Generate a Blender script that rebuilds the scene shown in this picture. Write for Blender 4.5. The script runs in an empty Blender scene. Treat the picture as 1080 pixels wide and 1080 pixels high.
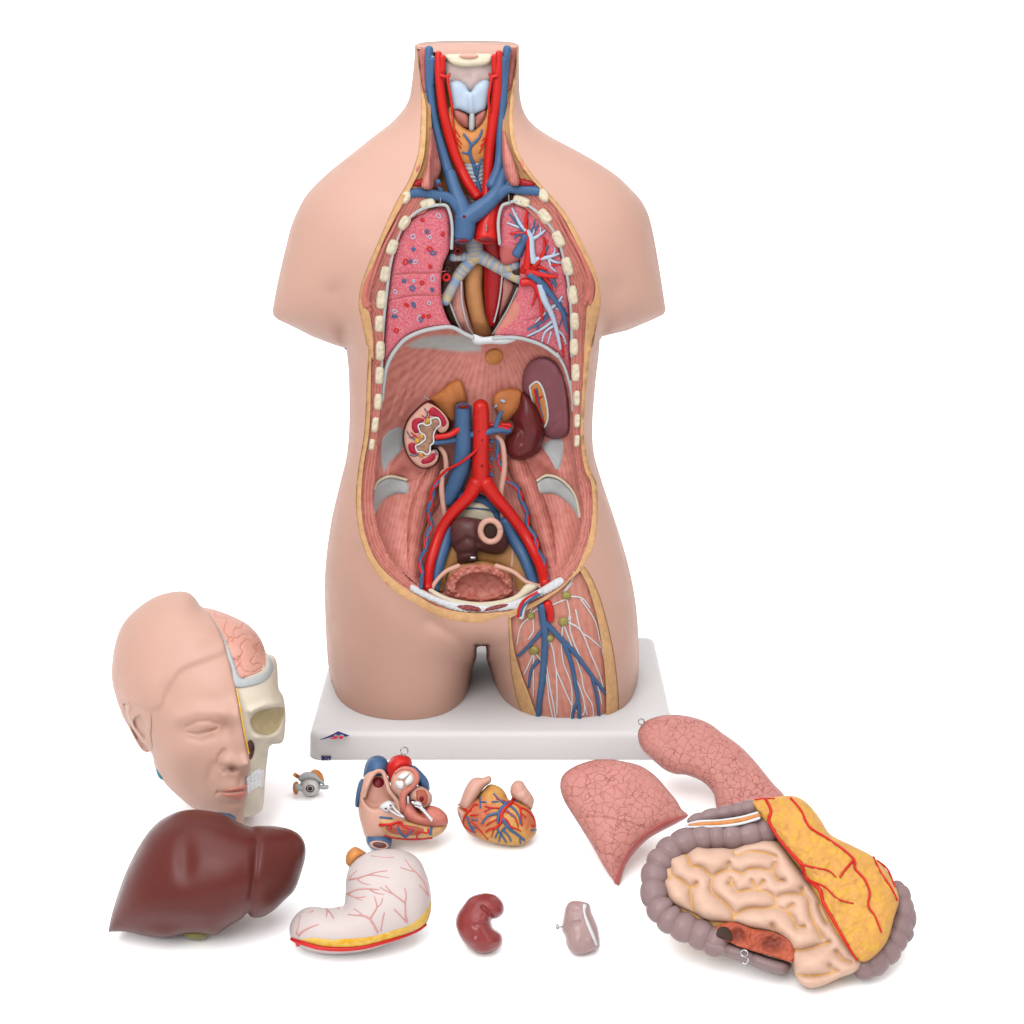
import bpy, bmesh, math, random
import numpy as np
from mathutils import Vector, geometry
random.seed(4); rng = np.random.RandomState(7)
scene = bpy.context.scene
COL = scene.collection

# ------------------------------------------------------------------ camera
PITCH = math.radians(19.0); FPX = 1577.0
CAM = np.array([0.0206, -1.521, 0.755])
cd = bpy.data.cameras.new('camera'); cam = bpy.data.objects.new('camera', cd); COL.objects.link(cam)
cam.location = CAM; cam.rotation_euler = (math.pi/2 - PITCH, 0, 0)
cd.sensor_width = 36.0; cd.lens = 36.0*FPX/1080.0; cd.clip_end = 100.0; cd.clip_start = 0.05
scene.camera = cam

# ------------------------------------------------------------------ light
w = bpy.data.worlds.new('World'); scene.world = w; w.use_nodes = True
bg = w.node_tree.nodes['Background']; bg.inputs['Color'].default_value = (1, .975, .955, 1); bg.inputs['Strength'].default_value = 0.98
def area(name, loc, target, sx, sy, power, col=(1, 1, 1)):
    l = bpy.data.lights.new(name, 'AREA'); l.shape = 'RECTANGLE'; l.size = sx; l.size_y = sy; l.energy = power; l.color = col
    o = bpy.data.objects.new(name, l); COL.objects.link(o); o.location = loc
    d = Vector(target) - Vector(loc); o.rotation_euler = d.to_track_quat('-Z', 'Y').to_euler()
area('overhead_softbox', (-0.2, -0.5, 2.6), (0, -0.1, 0), 3.2, 2.6, 84, (.94, 1, 1.05))
area('front_softbox', (-0.75, -2.1, 2.0), (0, 0, 0.40), 1.4, 1.4, 62)
area('side_softbox', (1.9, -1.6, 1.8), (0, 0, 0.35), 1.0, 1.2, 11)
scene.view_settings.view_transform = 'Standard'; scene.view_settings.look = 'None'
scene.view_settings.exposure = 0.0; scene.view_settings.gamma = 1.0; scene.view_settings.use_curve_mapping = False
scene.render.engine = 'CYCLES'
K = 0.455   # picture colour to base colour

# ------------------------------------------------------------------ rays, frames
FW = np.array([0, math.cos(PITCH), -math.sin(PITCH)]); UP = np.array([0, math.sin(PITCH), math.cos(PITCH)]); RT = np.array([1.0, 0, 0])
def rays(p):
    p = np.atleast_2d(np.asarray(p, float))
    return FW + np.outer((p[:, 0]-540)/FPX, RT) - np.outer((p[:, 1]-540)/FPX, UP)
class Frame:                                  # a plane in space; heights in mm along its normal
    def __init__(s, o, n): s.o = np.array(o, float); s.n = np.array(n, float)/np.linalg.norm(n)
    def at(s, p, h=0.0):
        d = rays(p); h = np.broadcast_to(np.asarray(h, float)/1000.0, (len(d),))
        t = (s.n @ (s.o - CAM) + h)/(d @ s.n)
        return CAM + d*t[:, None]
def tilt(px, py, z, deg):                     # plane leaning back by deg from the floor, through the point seen at px,py at height z
    d = rays([(px, py)])[0]; o = CAM + d*((z-CAM[2])/d[2]); a = math.radians(deg)
    return Frame(o, (0, -math.sin(a), math.cos(a)))
TF = Frame((0, 0, 0), (0, -1, 0))             # torso mid plane
VW = dict(A=(270,30,2.4), B=(400,30,5.4), C=(370,190,4.0), D=(370,350,3.857), E=(370,490,3.857), F=(320,580,2.7), G=(100,610,4.0),
          L=(100,840,4.5), H=(290,780,5.684), Q=(470,810,9.0), S=(290,880,6.0), K=(470,930,6.0), U=(580,740,4.154), I=(670,830,3.6), P=(0,0,1.0), Y=(690,870,6.0), J=(120,730,15.43), W=(370,785,9.39), M=(410,390,9.0))
def z(v, s):
    ox, oy, k = VW[v]; out = []
    for t in s.split():
        a, b = t.split(','); out.append((ox+float(a)/k, oy+float(b)/k))
    return out
def spline(pts, n=8, closed=False):
    P = np.asarray(pts, float); N = len(P)
    if N < 3 and not closed: 
        t = np.linspace(0, 1, n+1)[:, None]; return P[0]*(1-t)+P[-1]*t
    out = []
    for i in range(N if closed else N-1):
        if closed: a, b, c, d = P[(i-1) % N], P[i], P[(i+1) % N], P[(i+2) % N]
        else: a, b, c, d = P[max(i-1, 0)], P[i], P[i+1], P[min(i+2, N-1)]
        for j in range(n):
            t = j/n
            out.append(.5*((2*b)+(c-a)*t+(2*a-5*b+4*c-d)*t*t+(3*b-a-3*c+d)*t**3))
    if not closed: out.append(P[-1])
    return np.array(out)
def resample(P, step, closed=True):
    P = np.asarray(P, float)
    Q = np.vstack([P, P[:1]]) if closed else P
    L = np.r_[0, np.cumsum(np.hypot(*np.diff(Q, axis=0).T))]
    n = max(6 if closed else 2, int(round(L[-1]/step)))
    t = np.linspace(0, L[-1], n+1)
    R = np.c_[np.interp(t, L, Q[:, 0]), np.interp(t, L, Q[:, 1])]
    return R[:-1] if closed else R
def inside(P, poly):
    x, y = P[:, 0], P[:, 1]; r = np.zeros(len(P), bool); n = len(poly); j = n-1
    for i in range(n):
        xi, yi = poly[i]; xj, yj = poly[j]
        if yi != yj:
            r ^= ((yi > y) != (yj > y)) & (x < (xj-xi)*(y-yi)/(yj-yi)+xi)
        j = i
    return r
def pdist(P, line, closed=False):
    P = np.atleast_2d(np.asarray(P, float)); L = np.asarray(line, float); best = np.full(len(P), 1e9)
    n = len(L)
    for i in range(n if closed else n-1):
        a = L[i]; b = L[(i+1) % n]; ab = b-a; q = ab @ ab
        t = np.clip(((P-a) @ ab)/q, 0, 1) if q > 0 else np.zeros(len(P))
        e = P-a-t[:, None]*ab
        best = np.minimum(best, e[:, 0]**2+e[:, 1]**2)
    return np.sqrt(best)
def ridge(line, amp, wid):                    # a smooth ridge or groove along a line
    def f(P): return amp*np.exp(-(pdist(P, line)/wid)**2)
    return f
def blob(x, y, rx, ry, amp, rot=0):
    c, s = math.cos(math.radians(rot)), math.sin(math.radians(rot))
    def f(P):
        dx, dy = P[:, 0]-x, P[:, 1]-y
        return amp*np.exp(-((c*dx+s*dy)/rx)**2-((-s*dx+c*dy)/ry)**2)
    return f
def add(*fs): return lambda P: sum(f(P) for f in fs)
def vn(P, sc, seed=0):                        # value noise -1..1
    r = np.random.RandomState(seed); T = r.rand(64, 64)*2-1
    x = P[:, 0]/sc; y = P[:, 1]/sc; xi = np.floor(x).astype(int); yi = np.floor(y).astype(int)
    fx = x-xi; fy = y-yi; fx = fx*fx*(3-2*fx); fy = fy*fy*(3-2*fy)
    g = lambda a, b: T[a % 64, b % 64]
    return (g(xi, yi)*(1-fx)+g(xi+1, yi)*fx)*(1-fy)+(g(xi, yi+1)*(1-fx)+g(xi+1, yi+1)*fx)*fy
def lin(c):
    c = np.asarray(c, float)/255.0
    return np.where(c <= .04045, c/12.92, ((c+.055)/1.055)**2.4)*K

# ------------------------------------------------------------------ height fields
def relax(mask, val, rhs, kk, it):
    m = mask[1:-1, 1:-1]
    for _ in range(it):
        s = (val[:-2, 1:-1]+val[2:, 1:-1]+val[1:-1, :-2]+val[1:-1, 2:]+rhs)/(4+kk)
        val[1:-1, 1:-1] = np.where(m, s, val[1:-1, 1:-1])
    return val
def solve(mask, val, R, h, lev=4):            # screened Poisson (R = plateau radius) or, with R None, smooth fill
    if lev and min(mask.shape) > 16:
        c = solve(mask[::2, ::2].copy(), val[::2, ::2].copy(), R, h*2, lev-1)
        up = np.repeat(np.repeat(c, 2, 0), 2, 1)[:mask.shape[0], :mask.shape[1]]
        val = np.where(mask, up, val)
    if R is None: return relax(mask, val, 0.0, 0.0, 200 if lev < 4 else 80)
    kk = (h/R)**2
    return relax(mask, val, kk, kk, 120 if lev < 4 else 60)
class Field:
    def __init__(s, x0, y0, h, A): s.x0, s.y0, s.h, s.A = x0, y0, h, A
    def __call__(s, P):
        P = np.atleast_2d(np.asarray(P, float))
        x = np.clip((P[:, 0]-s.x0)/s.h, 0, s.A.shape[1]-1.001); y = np.clip((P[:, 1]-s.y0)/s.h, 0, s.A.shape[0]-1.001)
        xi = x.astype(int); yi = y.astype(int); fx = x-xi; fy = y-yi; A = s.A
        return (A[yi, xi]*(1-fx)+A[yi, xi+1]*fx)*(1-fy)+(A[yi+1, xi]*(1-fx)+A[yi+1, xi+1]*fx)*fy
def puff(poly, R, h):                         # 0 at the outline rising to 1 inside; R = rounding radius in px
    poly = np.asarray(poly); x0, y0 = poly.min(0)-3*h; x1, y1 = poly.max(0)+3*h
    xs = np.arange(x0, x1+h, h); ys = np.arange(y0, y1+h, h)
    X, Y = np.meshgrid(xs, ys); P = np.c_[X.ravel(), Y.ravel()]
    m = inside(P, poly).reshape(X.shape); d = pdist(P, poly, True).reshape(X.shape)
    v = solve(m, np.zeros(X.shape), R, h)
    ok = m & (d > 1.5*h)
    if ok.sum() < 6: q = np.ones(X.shape); 
    else:
        q = np.where(ok, v/np.maximum(d, 1e-6), 0); wgt = ok.astype(float); q0 = q.copy()
        for _ in range(8):
            def nb(a): 
                p = np.pad(a, 1); return p[:-2, 1:-1]+p[2:, 1:-1]+p[1:-1, :-2]+p[1:-1, 2:]+p[:-2, :-2]+p[2:, 2:]+p[:-2, 2:]+p[2:, :-2]
            a = nb(q*(wgt > 0)); b = nb((wgt > 0).astype(float))
            new = (wgt == 0) & (b > 0)
            q = np.where(new, a/np.maximum(b, 1), q); wgt = np.where(new, 1, wgt)
    phi = np.where(m, q*d, -q*d*0.0); phi = np.clip(phi, 0, None)
    return Field(x0, y0, h, phi/phi.max())

# ------------------------------------------------------------------ objects
def mat(name, rgb=(200, 150, 130), rough=.42, spec=.35, var=.06, vs=60, bump=.15, bs=250, attr=False, kind=None, rgb2=None, **kw):
    m = bpy.data.materials.new(name); m.use_nodes = True; nt = m.node_tree; N = nt.nodes; Lk = nt.links; b = N['Principled BSDF']
    b.inputs['Roughness'].default_value = rough; b.inputs['Specular IOR Level'].default_value = spec*.42
    tc = N.new('ShaderNodeTexCoord')
    if attr:
        a = N.new('ShaderNodeAttribute'); a.attribute_name = 'Col'; base = a.outputs['Color']
    else:
        a = N.new('ShaderNodeRGB'); a.outputs[0].default_value = (*lin(rgb), 1); base = a.outputs[0]
    n1 = N.new('ShaderNodeTexNoise'); n1.inputs['Scale'].default_value = vs; n1.inputs['Detail'].default_value = 5
    Lk.new(tc.outputs['Object'], n1.inputs['Vector'])
    mr = N.new('ShaderNodeMapRange'); mr.inputs[1].default_value = .3; mr.inputs[2].default_value = .7
    mr.inputs[3].default_value = 1-var; mr.inputs[4].default_value = 1+var; Lk.new(n1.outputs[0], mr.inputs[0])
    mx = N.new('ShaderNodeVectorMath'); mx.operation = 'SCALE'; Lk.new(base, mx.inputs[0]); Lk.new(mr.outputs[0], mx.inputs['Scale'])
    out = mx.outputs[0]; hgt = None
    n2 = N.new('ShaderNodeTexNoise'); n2.inputs['Scale'].default_value = bs; n2.inputs['Detail'].default_value = 4
    Lk.new(tc.outputs['Object'], n2.inputs['Vector']); hgt = n2.outputs[0]
    if kind == 'cells':                        # polygonal lobules
        wn = N.new('ShaderNodeTexNoise'); wn.inputs['Scale'].default_value = kw.get('ws', 90); Lk.new(tc.outputs['Object'], wn.inputs['Vector'])
        wa = N.new('ShaderNodeVectorMath'); wa.operation = 'MULTIPLY_ADD'; Lk.new(wn.outputs['Color'], wa.inputs[0])
        k = kw.get('warp', .006); wa.inputs[1].default_value = (k, k, k); Lk.new(tc.outputs['Object'], wa.inputs[2])
        vo = N.new('ShaderNodeTexVoronoi'); vo.feature = 'DISTANCE_TO_EDGE'; vo.inputs['Scale'].default_value = kw.get('cs', 110); Lk.new(wa.outputs[0], vo.inputs['Vector'])
        cr = N.new('ShaderNodeMapRange'); cr.inputs[1].default_value = 0; cr.inputs[2].default_value = kw.get('cw', .07); Lk.new(vo.outputs['Distance'], cr.inputs[0])
        vb = N.new('ShaderNodeMath'); vb.operation = 'MAXIMUM'; Lk.new(cr.outputs[0], vb.inputs[0])
        n3 = N.new('ShaderNodeTexNoise'); n3.inputs['Scale'].default_value = 45; Lk.new(tc.outputs['Object'], n3.inputs['Vector'])
        m3 = N.new('ShaderNodeMapRange'); m3.inputs[1].default_value = .35; m3.inputs[2].default_value = .65; m3.inputs[3].default_value = 0; m3.inputs[4].default_value = .8
        Lk.new(n3.outputs[0], m3.inputs[0]); Lk.new(m3.outputs[0], vb.inputs[1])
        mm = N.new('ShaderNodeMix'); mm.data_type = 'RGBA'; mm.inputs[6].default_value = (*lin(rgb2), 1); Lk.new(vb.outputs[0], mm.inputs[0]); Lk.new(out, mm.inputs[7]); out = mm.outputs[2]
        hgt = cr.outputs[0]
    if kind == 'blotch':
        n3 = N.new('ShaderNodeTexNoise'); n3.inputs['Scale'].default_value = kw.get('cs', 120); n3.inputs['Detail'].default_value = 6; Lk.new(tc.outputs['Object'], n3.inputs['Vector'])
        m3 = N.new('ShaderNodeMapRange'); m3.inputs[1].default_value = kw.get('lo', .42); m3.inputs[2].default_value = kw.get('hi', .62); Lk.new(n3.outputs[0], m3.inputs[0])
        mm = N.new('ShaderNodeMix'); mm.data_type = 'RGBA'; mm.inputs[7].default_value = (*lin(rgb2), 1); Lk.new(m3.outputs[0], mm.inputs[0]); Lk.new(out, mm.inputs[6]); out = mm.outputs[2]
    nr = N.new('ShaderNodeTexNoise'); nr.inputs['Scale'].default_value = 38; nr.inputs['Detail'].default_value = 6; Lk.new(tc.outputs['Object'], nr.inputs['Vector'])
    rm = N.new('ShaderNodeMapRange'); rm.inputs[1].default_value = .3; rm.inputs[2].default_value = .7; rm.inputs[3].default_value = rough-.07; rm.inputs[4].default_value = rough+.07
    Lk.new(nr.outputs[0], rm.inputs[0]); Lk.new(rm.outputs[0], b.inputs['Roughness'])
    Lk.new(out, b.inputs['Base Color'])
    bp = N.new('ShaderNodeBump'); bp.inputs['Strength'].default_value = bump; bp.inputs['Distance'].default_value = kw.get('bd', .0006)
    Lk.new(hgt, bp.inputs['Height']); Lk.new(bp.outputs[0], b.inputs['Normal'])
    return m
def props(o, label=None, cat=None, group=None, kind=None):
    if label: o['label'] = label
    if cat: o['category'] = cat
    if group: o['group'] = group
    if kind: o['kind'] = kind
def thing(name, loc, label, cat, group=None):
    o = bpy.data.objects.new(name, None); COL.objects.link(o); o.location = loc; o.empty_display_size = .02
    props(o, label, cat, group); return o
ROOTLOC = {}
def origin(p):
    o = np.zeros(3)
    while p is not None: o = o + np.array(p.location); p = p.parent
    return o
def link(name, V, F, m, parent=None, cols=None, smooth=True, label=None):
    me = bpy.data.meshes.new(name); V = np.asarray(V, float) - origin(parent)
    me.from_pydata([tuple(v) for v in V], [], [tuple(int(i) for i in f) for f in F]); me.validate(); me.update()
    if cols is not None:
        a = me.color_attributes.new('Col', 'FLOAT_COLOR', 'POINT')
        c = np.c_[np.asarray(cols), np.ones(len(cols))].astype(np.float32); a.data.foreach_set('color', c.ravel())
    if smooth: me.polygons.foreach_set('use_smooth', [True]*len(me.polygons))
    me.materials.append(m)
    o = bpy.data.objects.new(name, me); COL.objects.link(o); o.parent = parent
    if label: o['label'] = label
    return o
def zero(P): return np.zeros(len(P))
def tri(poly, res, holes=()):
    B = resample(poly, res); bd = [B]; E = []; k = 0
    for L in [B]+[resample(hh, res) for hh in holes]:
        if k: bd.append(L)
        n = len(L); E += [(k+i, k+(i+1) % n) for i in range(n)]; k += n
    A = np.vstack(bd)
    x0, y0 = B.min(0); x1, y1 = B.max(0)
    xs = np.arange(x0, x1, res); ys = np.arange(y0, y1, res*.87)
    X, Y = np.meshgrid(xs, ys); X[1::2] += res*.5; G = np.c_[X.ravel(), Y.ravel()]
    d = pdist(G, B, True); ok = inside(G, B) & (d > .62*res)
    for hh in bd[1:]: ok &= ~inside(G, hh) & (pdist(G, hh, True) > .62*res)
    P = np.vstack([A, G[ok]])
    r = geometry.delaunay_2d_cdt([Vector(p) for p in P], E, [], 0, 1e-5)
    V = np.array([tuple(v) for v in r[0]]); T = np.array([f for f in r[2]])
    c = V[T].mean(1); ok = inside(c, B)
    for hh in bd[1:]: ok &= ~inside(c, hh)
    T = T[ok]
    # anticlockwise as seen by the camera (pixel y runs down)
    a, b, cc = V[T[:, 0]], V[T[:, 1]], V[T[:, 2]]
    s = (b[:, 0]-a[:, 0])*(cc[:, 1]-a[:, 1])-(b[:, 1]-a[:, 1])*(cc[:, 0]-a[:, 0])
    T[s > 0] = T[s > 0][:, ::-1]
    e = {}
    for t in T:
        for i in range(3):
            e[(t[i], t[(i+1) % 3])] = 1
    be = [(i, j) for (i, j) in e if (j, i) not in e]
    return V, T, be
def relief(name, outline, m, parent, fr=TF, base=None, bulge=4., R=8., back=3., res=2., detail=None, color=None, pillow=None, holes=(), n=6, label=None, trim=None, powr=.5):
    """outline in picture px; base(P) mm; front = base + bulge*round; back = base - back (or a second pillow)"""
    poly = spline(outline, n, True) if n else np.asarray(outline, float)
    F = puff(poly, R, res*.75)
    V, T, be = tri(poly, res, holes)
    b0 = base if callable(base) else (lambda P, c=(base or 0.): np.full(len(P), float(c)))
    def top(P):
        P = np.atleast_2d(np.asarray(P, float)); r = F(P)**powr; h = b0(P)+bulge*r
        if detail is not None: h = h+detail(P)*np.clip(r*2.5, 0, 1)
        return h
    f = top(V); isb = np.zeros(len(V), bool)
    for i, j in be: isb[i] = isb[j] = True
    if not holes: f[isb] = b0(V[isb])
    cols = None if color is None else lin(color(V))
    A = fr.at(V, f); nV = len(V)
    if pillow is not None:
        Bk = fr.at(V, b0(V)-pillow*F(V)**.5); idx = np.arange(nV)+nV
        idx[isb] = np.nonzero(isb)[0]
        Vs = np.vstack([A, Bk]); Fs = list(T)+[tuple(idx[t[::-1]]) for t in T]
        if cols is not None: cols = np.vstack([cols, cols])
    else:
        Bk = fr.at(V, np.minimum(b0(V), f)-back); Vs = np.vstack([A, Bk, A, Bk]); 
        Fs = list(T)+[tuple(t[::-1]+nV) for t in T]+[(j+2*nV, i+2*nV, i+3*nV, j+3*nV) for i, j in be]
        if cols is not None: cols = np.vstack([cols]*4)
    used = np.unique(np.concatenate([np.ravel(f_) for f_ in Fs])); mp = -np.ones(len(Vs), int); mp[used] = np.arange(len(used))
    Vs = Vs[used]; Fs = [tuple(mp[list(f_)]) for f_ in Fs]
    if cols is not None: cols = cols[used]
    if trim: Vs, Fs, cols = trim(Vs, Fs, cols)
    o = link(name, Vs, Fs, m, parent, cols, label=label)
    return o, top
def tubes(name, runs, m, parent, sides=10, label=None, stripe=None, dome=False):
    """runs: list of (world points, radii mm (one number, pair or list)); one mesh"""
    Vs = []; Fs = []; Cs = []
    for W, r in runs:
        W = np.asarray(W, float); n = len(W)
        r = np.atleast_1d(np.asarray(r, float))/1000.; r = np.interp(np.linspace(0, 1, n), np.linspace(0, 1, len(r)), r) if len(r) > 1 else np.full(n, r[0])
        T = np.gradient(W, axis=0); T /= np.maximum(np.linalg.norm(T, axis=1), 1e-9)[:, None]
        u = np.cross(T[0], [0.1, -1, .2]); 
        if np.linalg.norm(u) < 1e-3: u = np.cross(T[0], [1, 0, 0])
        u /= np.linalg.norm(u); L = np.r_[0, np.cumsum(np.linalg.norm(np.diff(W, axis=0), axis=1))]
        cp = ((1., .02), (.94, .34), (.77, .64), (.5, .87), (.2, .98)) if dome else ((.6, .02), (.45, .65))
        rings = [(W[0]-T[0]*r[0]*q, r[0]*s_, T[0], 0) for q, s_ in cp]+[(W[i], r[i], T[i], L[i]) for i in range(n)]+[(W[-1]+T[-1]*r[-1]*q, r[-1]*s_, T[-1], L[-1]) for q, s_ in cp[::-1]]
        k0 = len(Vs)
        for c, rr, t, l in rings:
            u = u-t*(u @ t); u /= np.linalg.norm(u); v = np.cross(t, u)
            for j in range(sides):
                a = 2*math.pi*j/sides; Vs.append(c+rr*(math.cos(a)*u+math.sin(a)*v)); Cs.append(l*1000)
        for i in range(len(rings)-1):
            for j in range(sides):
                a = k0+i*sides+j; b = k0+i*sides+(j+1) % sides; Fs.append((a, b, b+sides, a+sides))
    cols = None
    if stripe: 
        per, ca, cb, duty = stripe; C = np.array(Cs); ph = (C % per)/per
        k = np.clip((duty-np.abs(ph-.5)*2)*4+.5, 0, 1)[:, None]; cols = lin(ca)*(1-k)+lin(cb)*k
    return link(name, Vs, Fs, m, parent, cols, label=label)
def run(pts, h, r, fr=TF, n=6, lift=None):     # picture points with heights -> world run
    P = spline(pts, n) if len(pts) > 2 else spline(pts, n)
    if callable(h): hh = h(P)+(np.mean(np.atleast_1d(r))*.5 if lift is None else lift)
    else:
        hh = np.atleast_1d(np.asarray(h, float)); hh = np.interp(np.linspace(0, 1, len(P)), np.linspace(0, 1, len(hh)), hh) if len(hh) > 1 else np.full(len(P), hh[0])
    if callable(h): hh = np.convolve(np.pad(hh, 2, mode='edge'), np.ones(5)/5, 'valid')
    return fr.at(P, hh), r
def ell(cx, cy, rx, ry, rot=0, n=16):
    a = np.linspace(0, 2*math.pi, n, endpoint=False); c, s = math.cos(math.radians(rot)), math.sin(math.radians(rot))
    return [(cx+c*rx*math.cos(t)-s*ry*math.sin(t), cy+s*rx*math.cos(t)+c*ry*math.sin(t)) for t in a]
def zell(v, cx, cy, rx, ry, rot=0, n=16):
    ox, oy, k = VW[v]; return ell(ox+cx/k, oy+cy/k, rx/k, ry/k, rot, n)
def ring(name, c, R_, r, nrm, m, parent, gap=0):
    c = np.array(c); nrm = np.array(nrm, float); nrm /= np.linalg.norm(nrm); u = np.cross(nrm, [0, 0, 1.]); u /= np.linalg.norm(u); v = np.cross(nrm, u)
    a = np.linspace(gap, 2*math.pi-gap*.2, 28); W = np.array([c+R_*(math.cos(t)*u+math.sin(t)*v) for t in a])
    return tubes(name, [(W, r*1000)], m, parent, 8)

# ------------------------------------------------------------------ materials
M = dict(
 skin=mat('skin', (217, 170, 151), rough=.52, spec=.6, var=.012, vs=14, bump=.06, bs=500, bd=.0002),
 fat=mat('fat', (226, 176, 124), rough=.55, var=.12, vs=160, bump=.5, bs=420, bd=.0012),
 tan=mat('tan', (190, 135, 78), rough=.5, var=.12, vs=120, bump=.4, bs=350),
 muscle=mat('muscle', (214, 124, 112), rough=.5, var=.1, vs=150, bump=.4, bs=300),
 painted=mat('painted', attr=True, rough=.45, var=.05, vs=150, bump=.3, bs=350),
 lungcut=mat('lungcut', (220, 100, 116), rough=.5, var=.1, vs=420, bump=.4, bs=700, kind='blotch', rgb2=(230, 140, 148), cs=620, lo=.45, hi=.6),
 lungskin=mat('lungskin', (218, 146, 136), rough=.5, var=.06, vs=80, bump=.45, kind='cells', rgb2=(172, 98, 92), cs=135, cw=.06, bd=.0006, warp=.011, ws=120),
 bone=mat('bone', (240, 226, 198), rough=.5, var=.05, vs=120, bump=.3, bs=300),
 red=mat('red', (222, 36, 30), rough=.33, spec=.45, var=.05, bump=.1, bs=300),
 darkred=mat('darkred', (176, 28, 32), rough=.35, var=.06, bump=.1),
 holered=mat('holered', (120, 16, 26), rough=.4, var=.1),
 blue=mat('blue', (74, 108, 150), rough=.38, spec=.4, var=.06, bump=.15, bs=300),
 paleblue=mat('paleblue', (196, 212, 232), rough=.45, var=.04, bump=.15),
 gland=mat('gland', (224, 148, 84), rough=.5, var=.14, vs=180, bump=.6, bs=380, bd=.001),
 grey=mat('grey', (198, 200, 200), rough=.45, var=.04, bump=.15),
 tooth=mat('tooth', (250, 250, 252), rough=.3, spec=.8, var=.02, bump=.1),
 white=mat('white', (236, 236, 238), rough=.5, var=.03, bump=.15),
 dark=mat('dark', (66, 40, 30), rough=.5, var=.1),
 maroon=mat('maroon', (112, 40, 42), rough=.3, spec=.45, var=.08, vs=50, bump=.1, bs=260),
 liver=mat('liver', (102, 37, 30), rough=.4, spec=.5, var=.05, vs=22, bump=.06, bs=300, bd=.0003),
 spleen=mat('spleen', (150, 92, 100), rough=.4, var=.08, vs=80, bump=.2, bs=200),
 rectum=mat('rectum', (104, 64, 62), rough=.35, var=.08, vs=60, bump=.2, bs=200),
 pinkpale=mat('pinkpale', (232, 178, 158), rough=.42, var=.05, bump=.15),
 pinkmuscle=mat('pinkmuscle', (220, 132, 116), rough=.5, var=.12, vs=350, bump=.6, bs=600),
 rosy=mat('rosy', (196, 98, 96), rough=.42, var=.08, bump=.3),
 pyramid=mat('pyramid', (186, 40, 66), rough=.4, var=.1, vs=200, bump=.3, bs=400),
 kidney=mat('kidney', (152, 62, 62), rough=.26, spec=.55, var=.05, vs=60, bump=.08, bs=200),
 mauve=mat('mauve', (182, 150, 147), rough=.28, spec=.5, var=.06, vs=90, bump=.15, bs=220),
 colon=mat('colon', (158, 130, 130), rough=.38, spec=.4, var=.07, vs=70, bump=.25, bs=260),
 gut=mat('gut', (234, 192, 168), rough=.4, spec=.35, var=.04, vs=60, bump=.12, bs=200),
 gutfat=mat('gutfat', (226, 168, 96), rough=.5, var=.15, vs=200, bump=.5),
 omentum=mat('omentum', (232, 168, 88), rough=.5, var=.1, vs=90, bump=.8, bs=170, bd=.002, kind='blotch', rgb2=(236, 182, 72), cs=150, lo=.45, hi=.65),
 stomach=mat('stomach', (224, 208, 204), rough=.45, var=.025, vs=70, bump=.2, bs=400),
 yellow=mat('yellow', (246, 200, 92), rough=.5, var=.1, vs=160, bump=.4, kind='blotch', rgb2=(240, 176, 30), cs=140, lo=.5, hi=.62),
 vein=mat('vein', (226, 160, 152), rough=.5, var=.05),
 node=mat('node', (176, 160, 92), rough=.55, var=.15, vs=300, bump=.8, bs=500, bd=.001),
 lip=mat('lip', (222, 140, 124), rough=.42, var=.05),
 skull=mat('skull', (240, 226, 204), rough=.5, var=.05, vs=70, bump=.35, bs=240),
 socket=mat('socket', (206, 186, 142), rough=.6, var=.12, vs=90, bump=.5),
 brain=mat('brain', (226, 166, 148), rough=.42, var=.05, bump=.2, bs=300),
 teal=mat('teal', (50, 140, 160), rough=.4, var=.05),
 gall=mat('gall', (140, 130, 76), rough=.35, var=.12, vs=120, bump=.2),
 metal=mat('metal', (190, 190, 190), rough=.25, var=.03),
 base=mat('base', (236, 230, 228), rough=.38, spec=.4, var=.012, vs=10, bump=.05, bs=600, bd=.0002),
 ink=mat('ink', (44, 40, 120), rough=.5), redink=mat('redink', (226, 30, 60), rough=.5),
 adrenal=mat('adrenal', (214, 132, 76), rough=.5, var=.14, vs=120, bump=.4, bs=300),
 oesoph=mat('oesoph', (212, 148, 96), rough=.45, var=.1, vs=120, bump=.35, bs=200),
 flesh=mat('flesh', (186, 94, 72), rough=.4, var=.15, vs=120, bump=.5, bs=200, bd=.0015),
)
M['metal'].node_tree.nodes['Principled BSDF'].inputs['Metallic'].default_value = .9

# ------------------------------------------------------------------ floor
fm = bpy.data.materials.new('seamless_white'); fm.use_nodes = True
_b = fm.node_tree.nodes['Principled BSDF']; _b.inputs['Base Color'].default_value = (.9, .9, .9, 1); _b.inputs['Roughness'].default_value = .9; _b.inputs['Specular IOR Level'].default_value = .05
prof = [(-3.5, 0), (1.2, 0)]+[(1.2+1.2*math.sin(a), 1.2-1.2*math.cos(a)) for a in np.linspace(.12, math.pi/2, 14)]+[(2.4, 5.0)]
Vf = []; Ff = []
for y, h in prof: Vf += [(-5, y, h), (5, y, h)]
for i in range(len(prof)-1): Ff.append((2*i, 2*i+1, 2*i+3, 2*i+2))
fl = link('floor', Vf, Ff, fm); fl['kind'] = 'structure'; fl['label'] = 'seamless white studio floor sweeping up behind the models'
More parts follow.
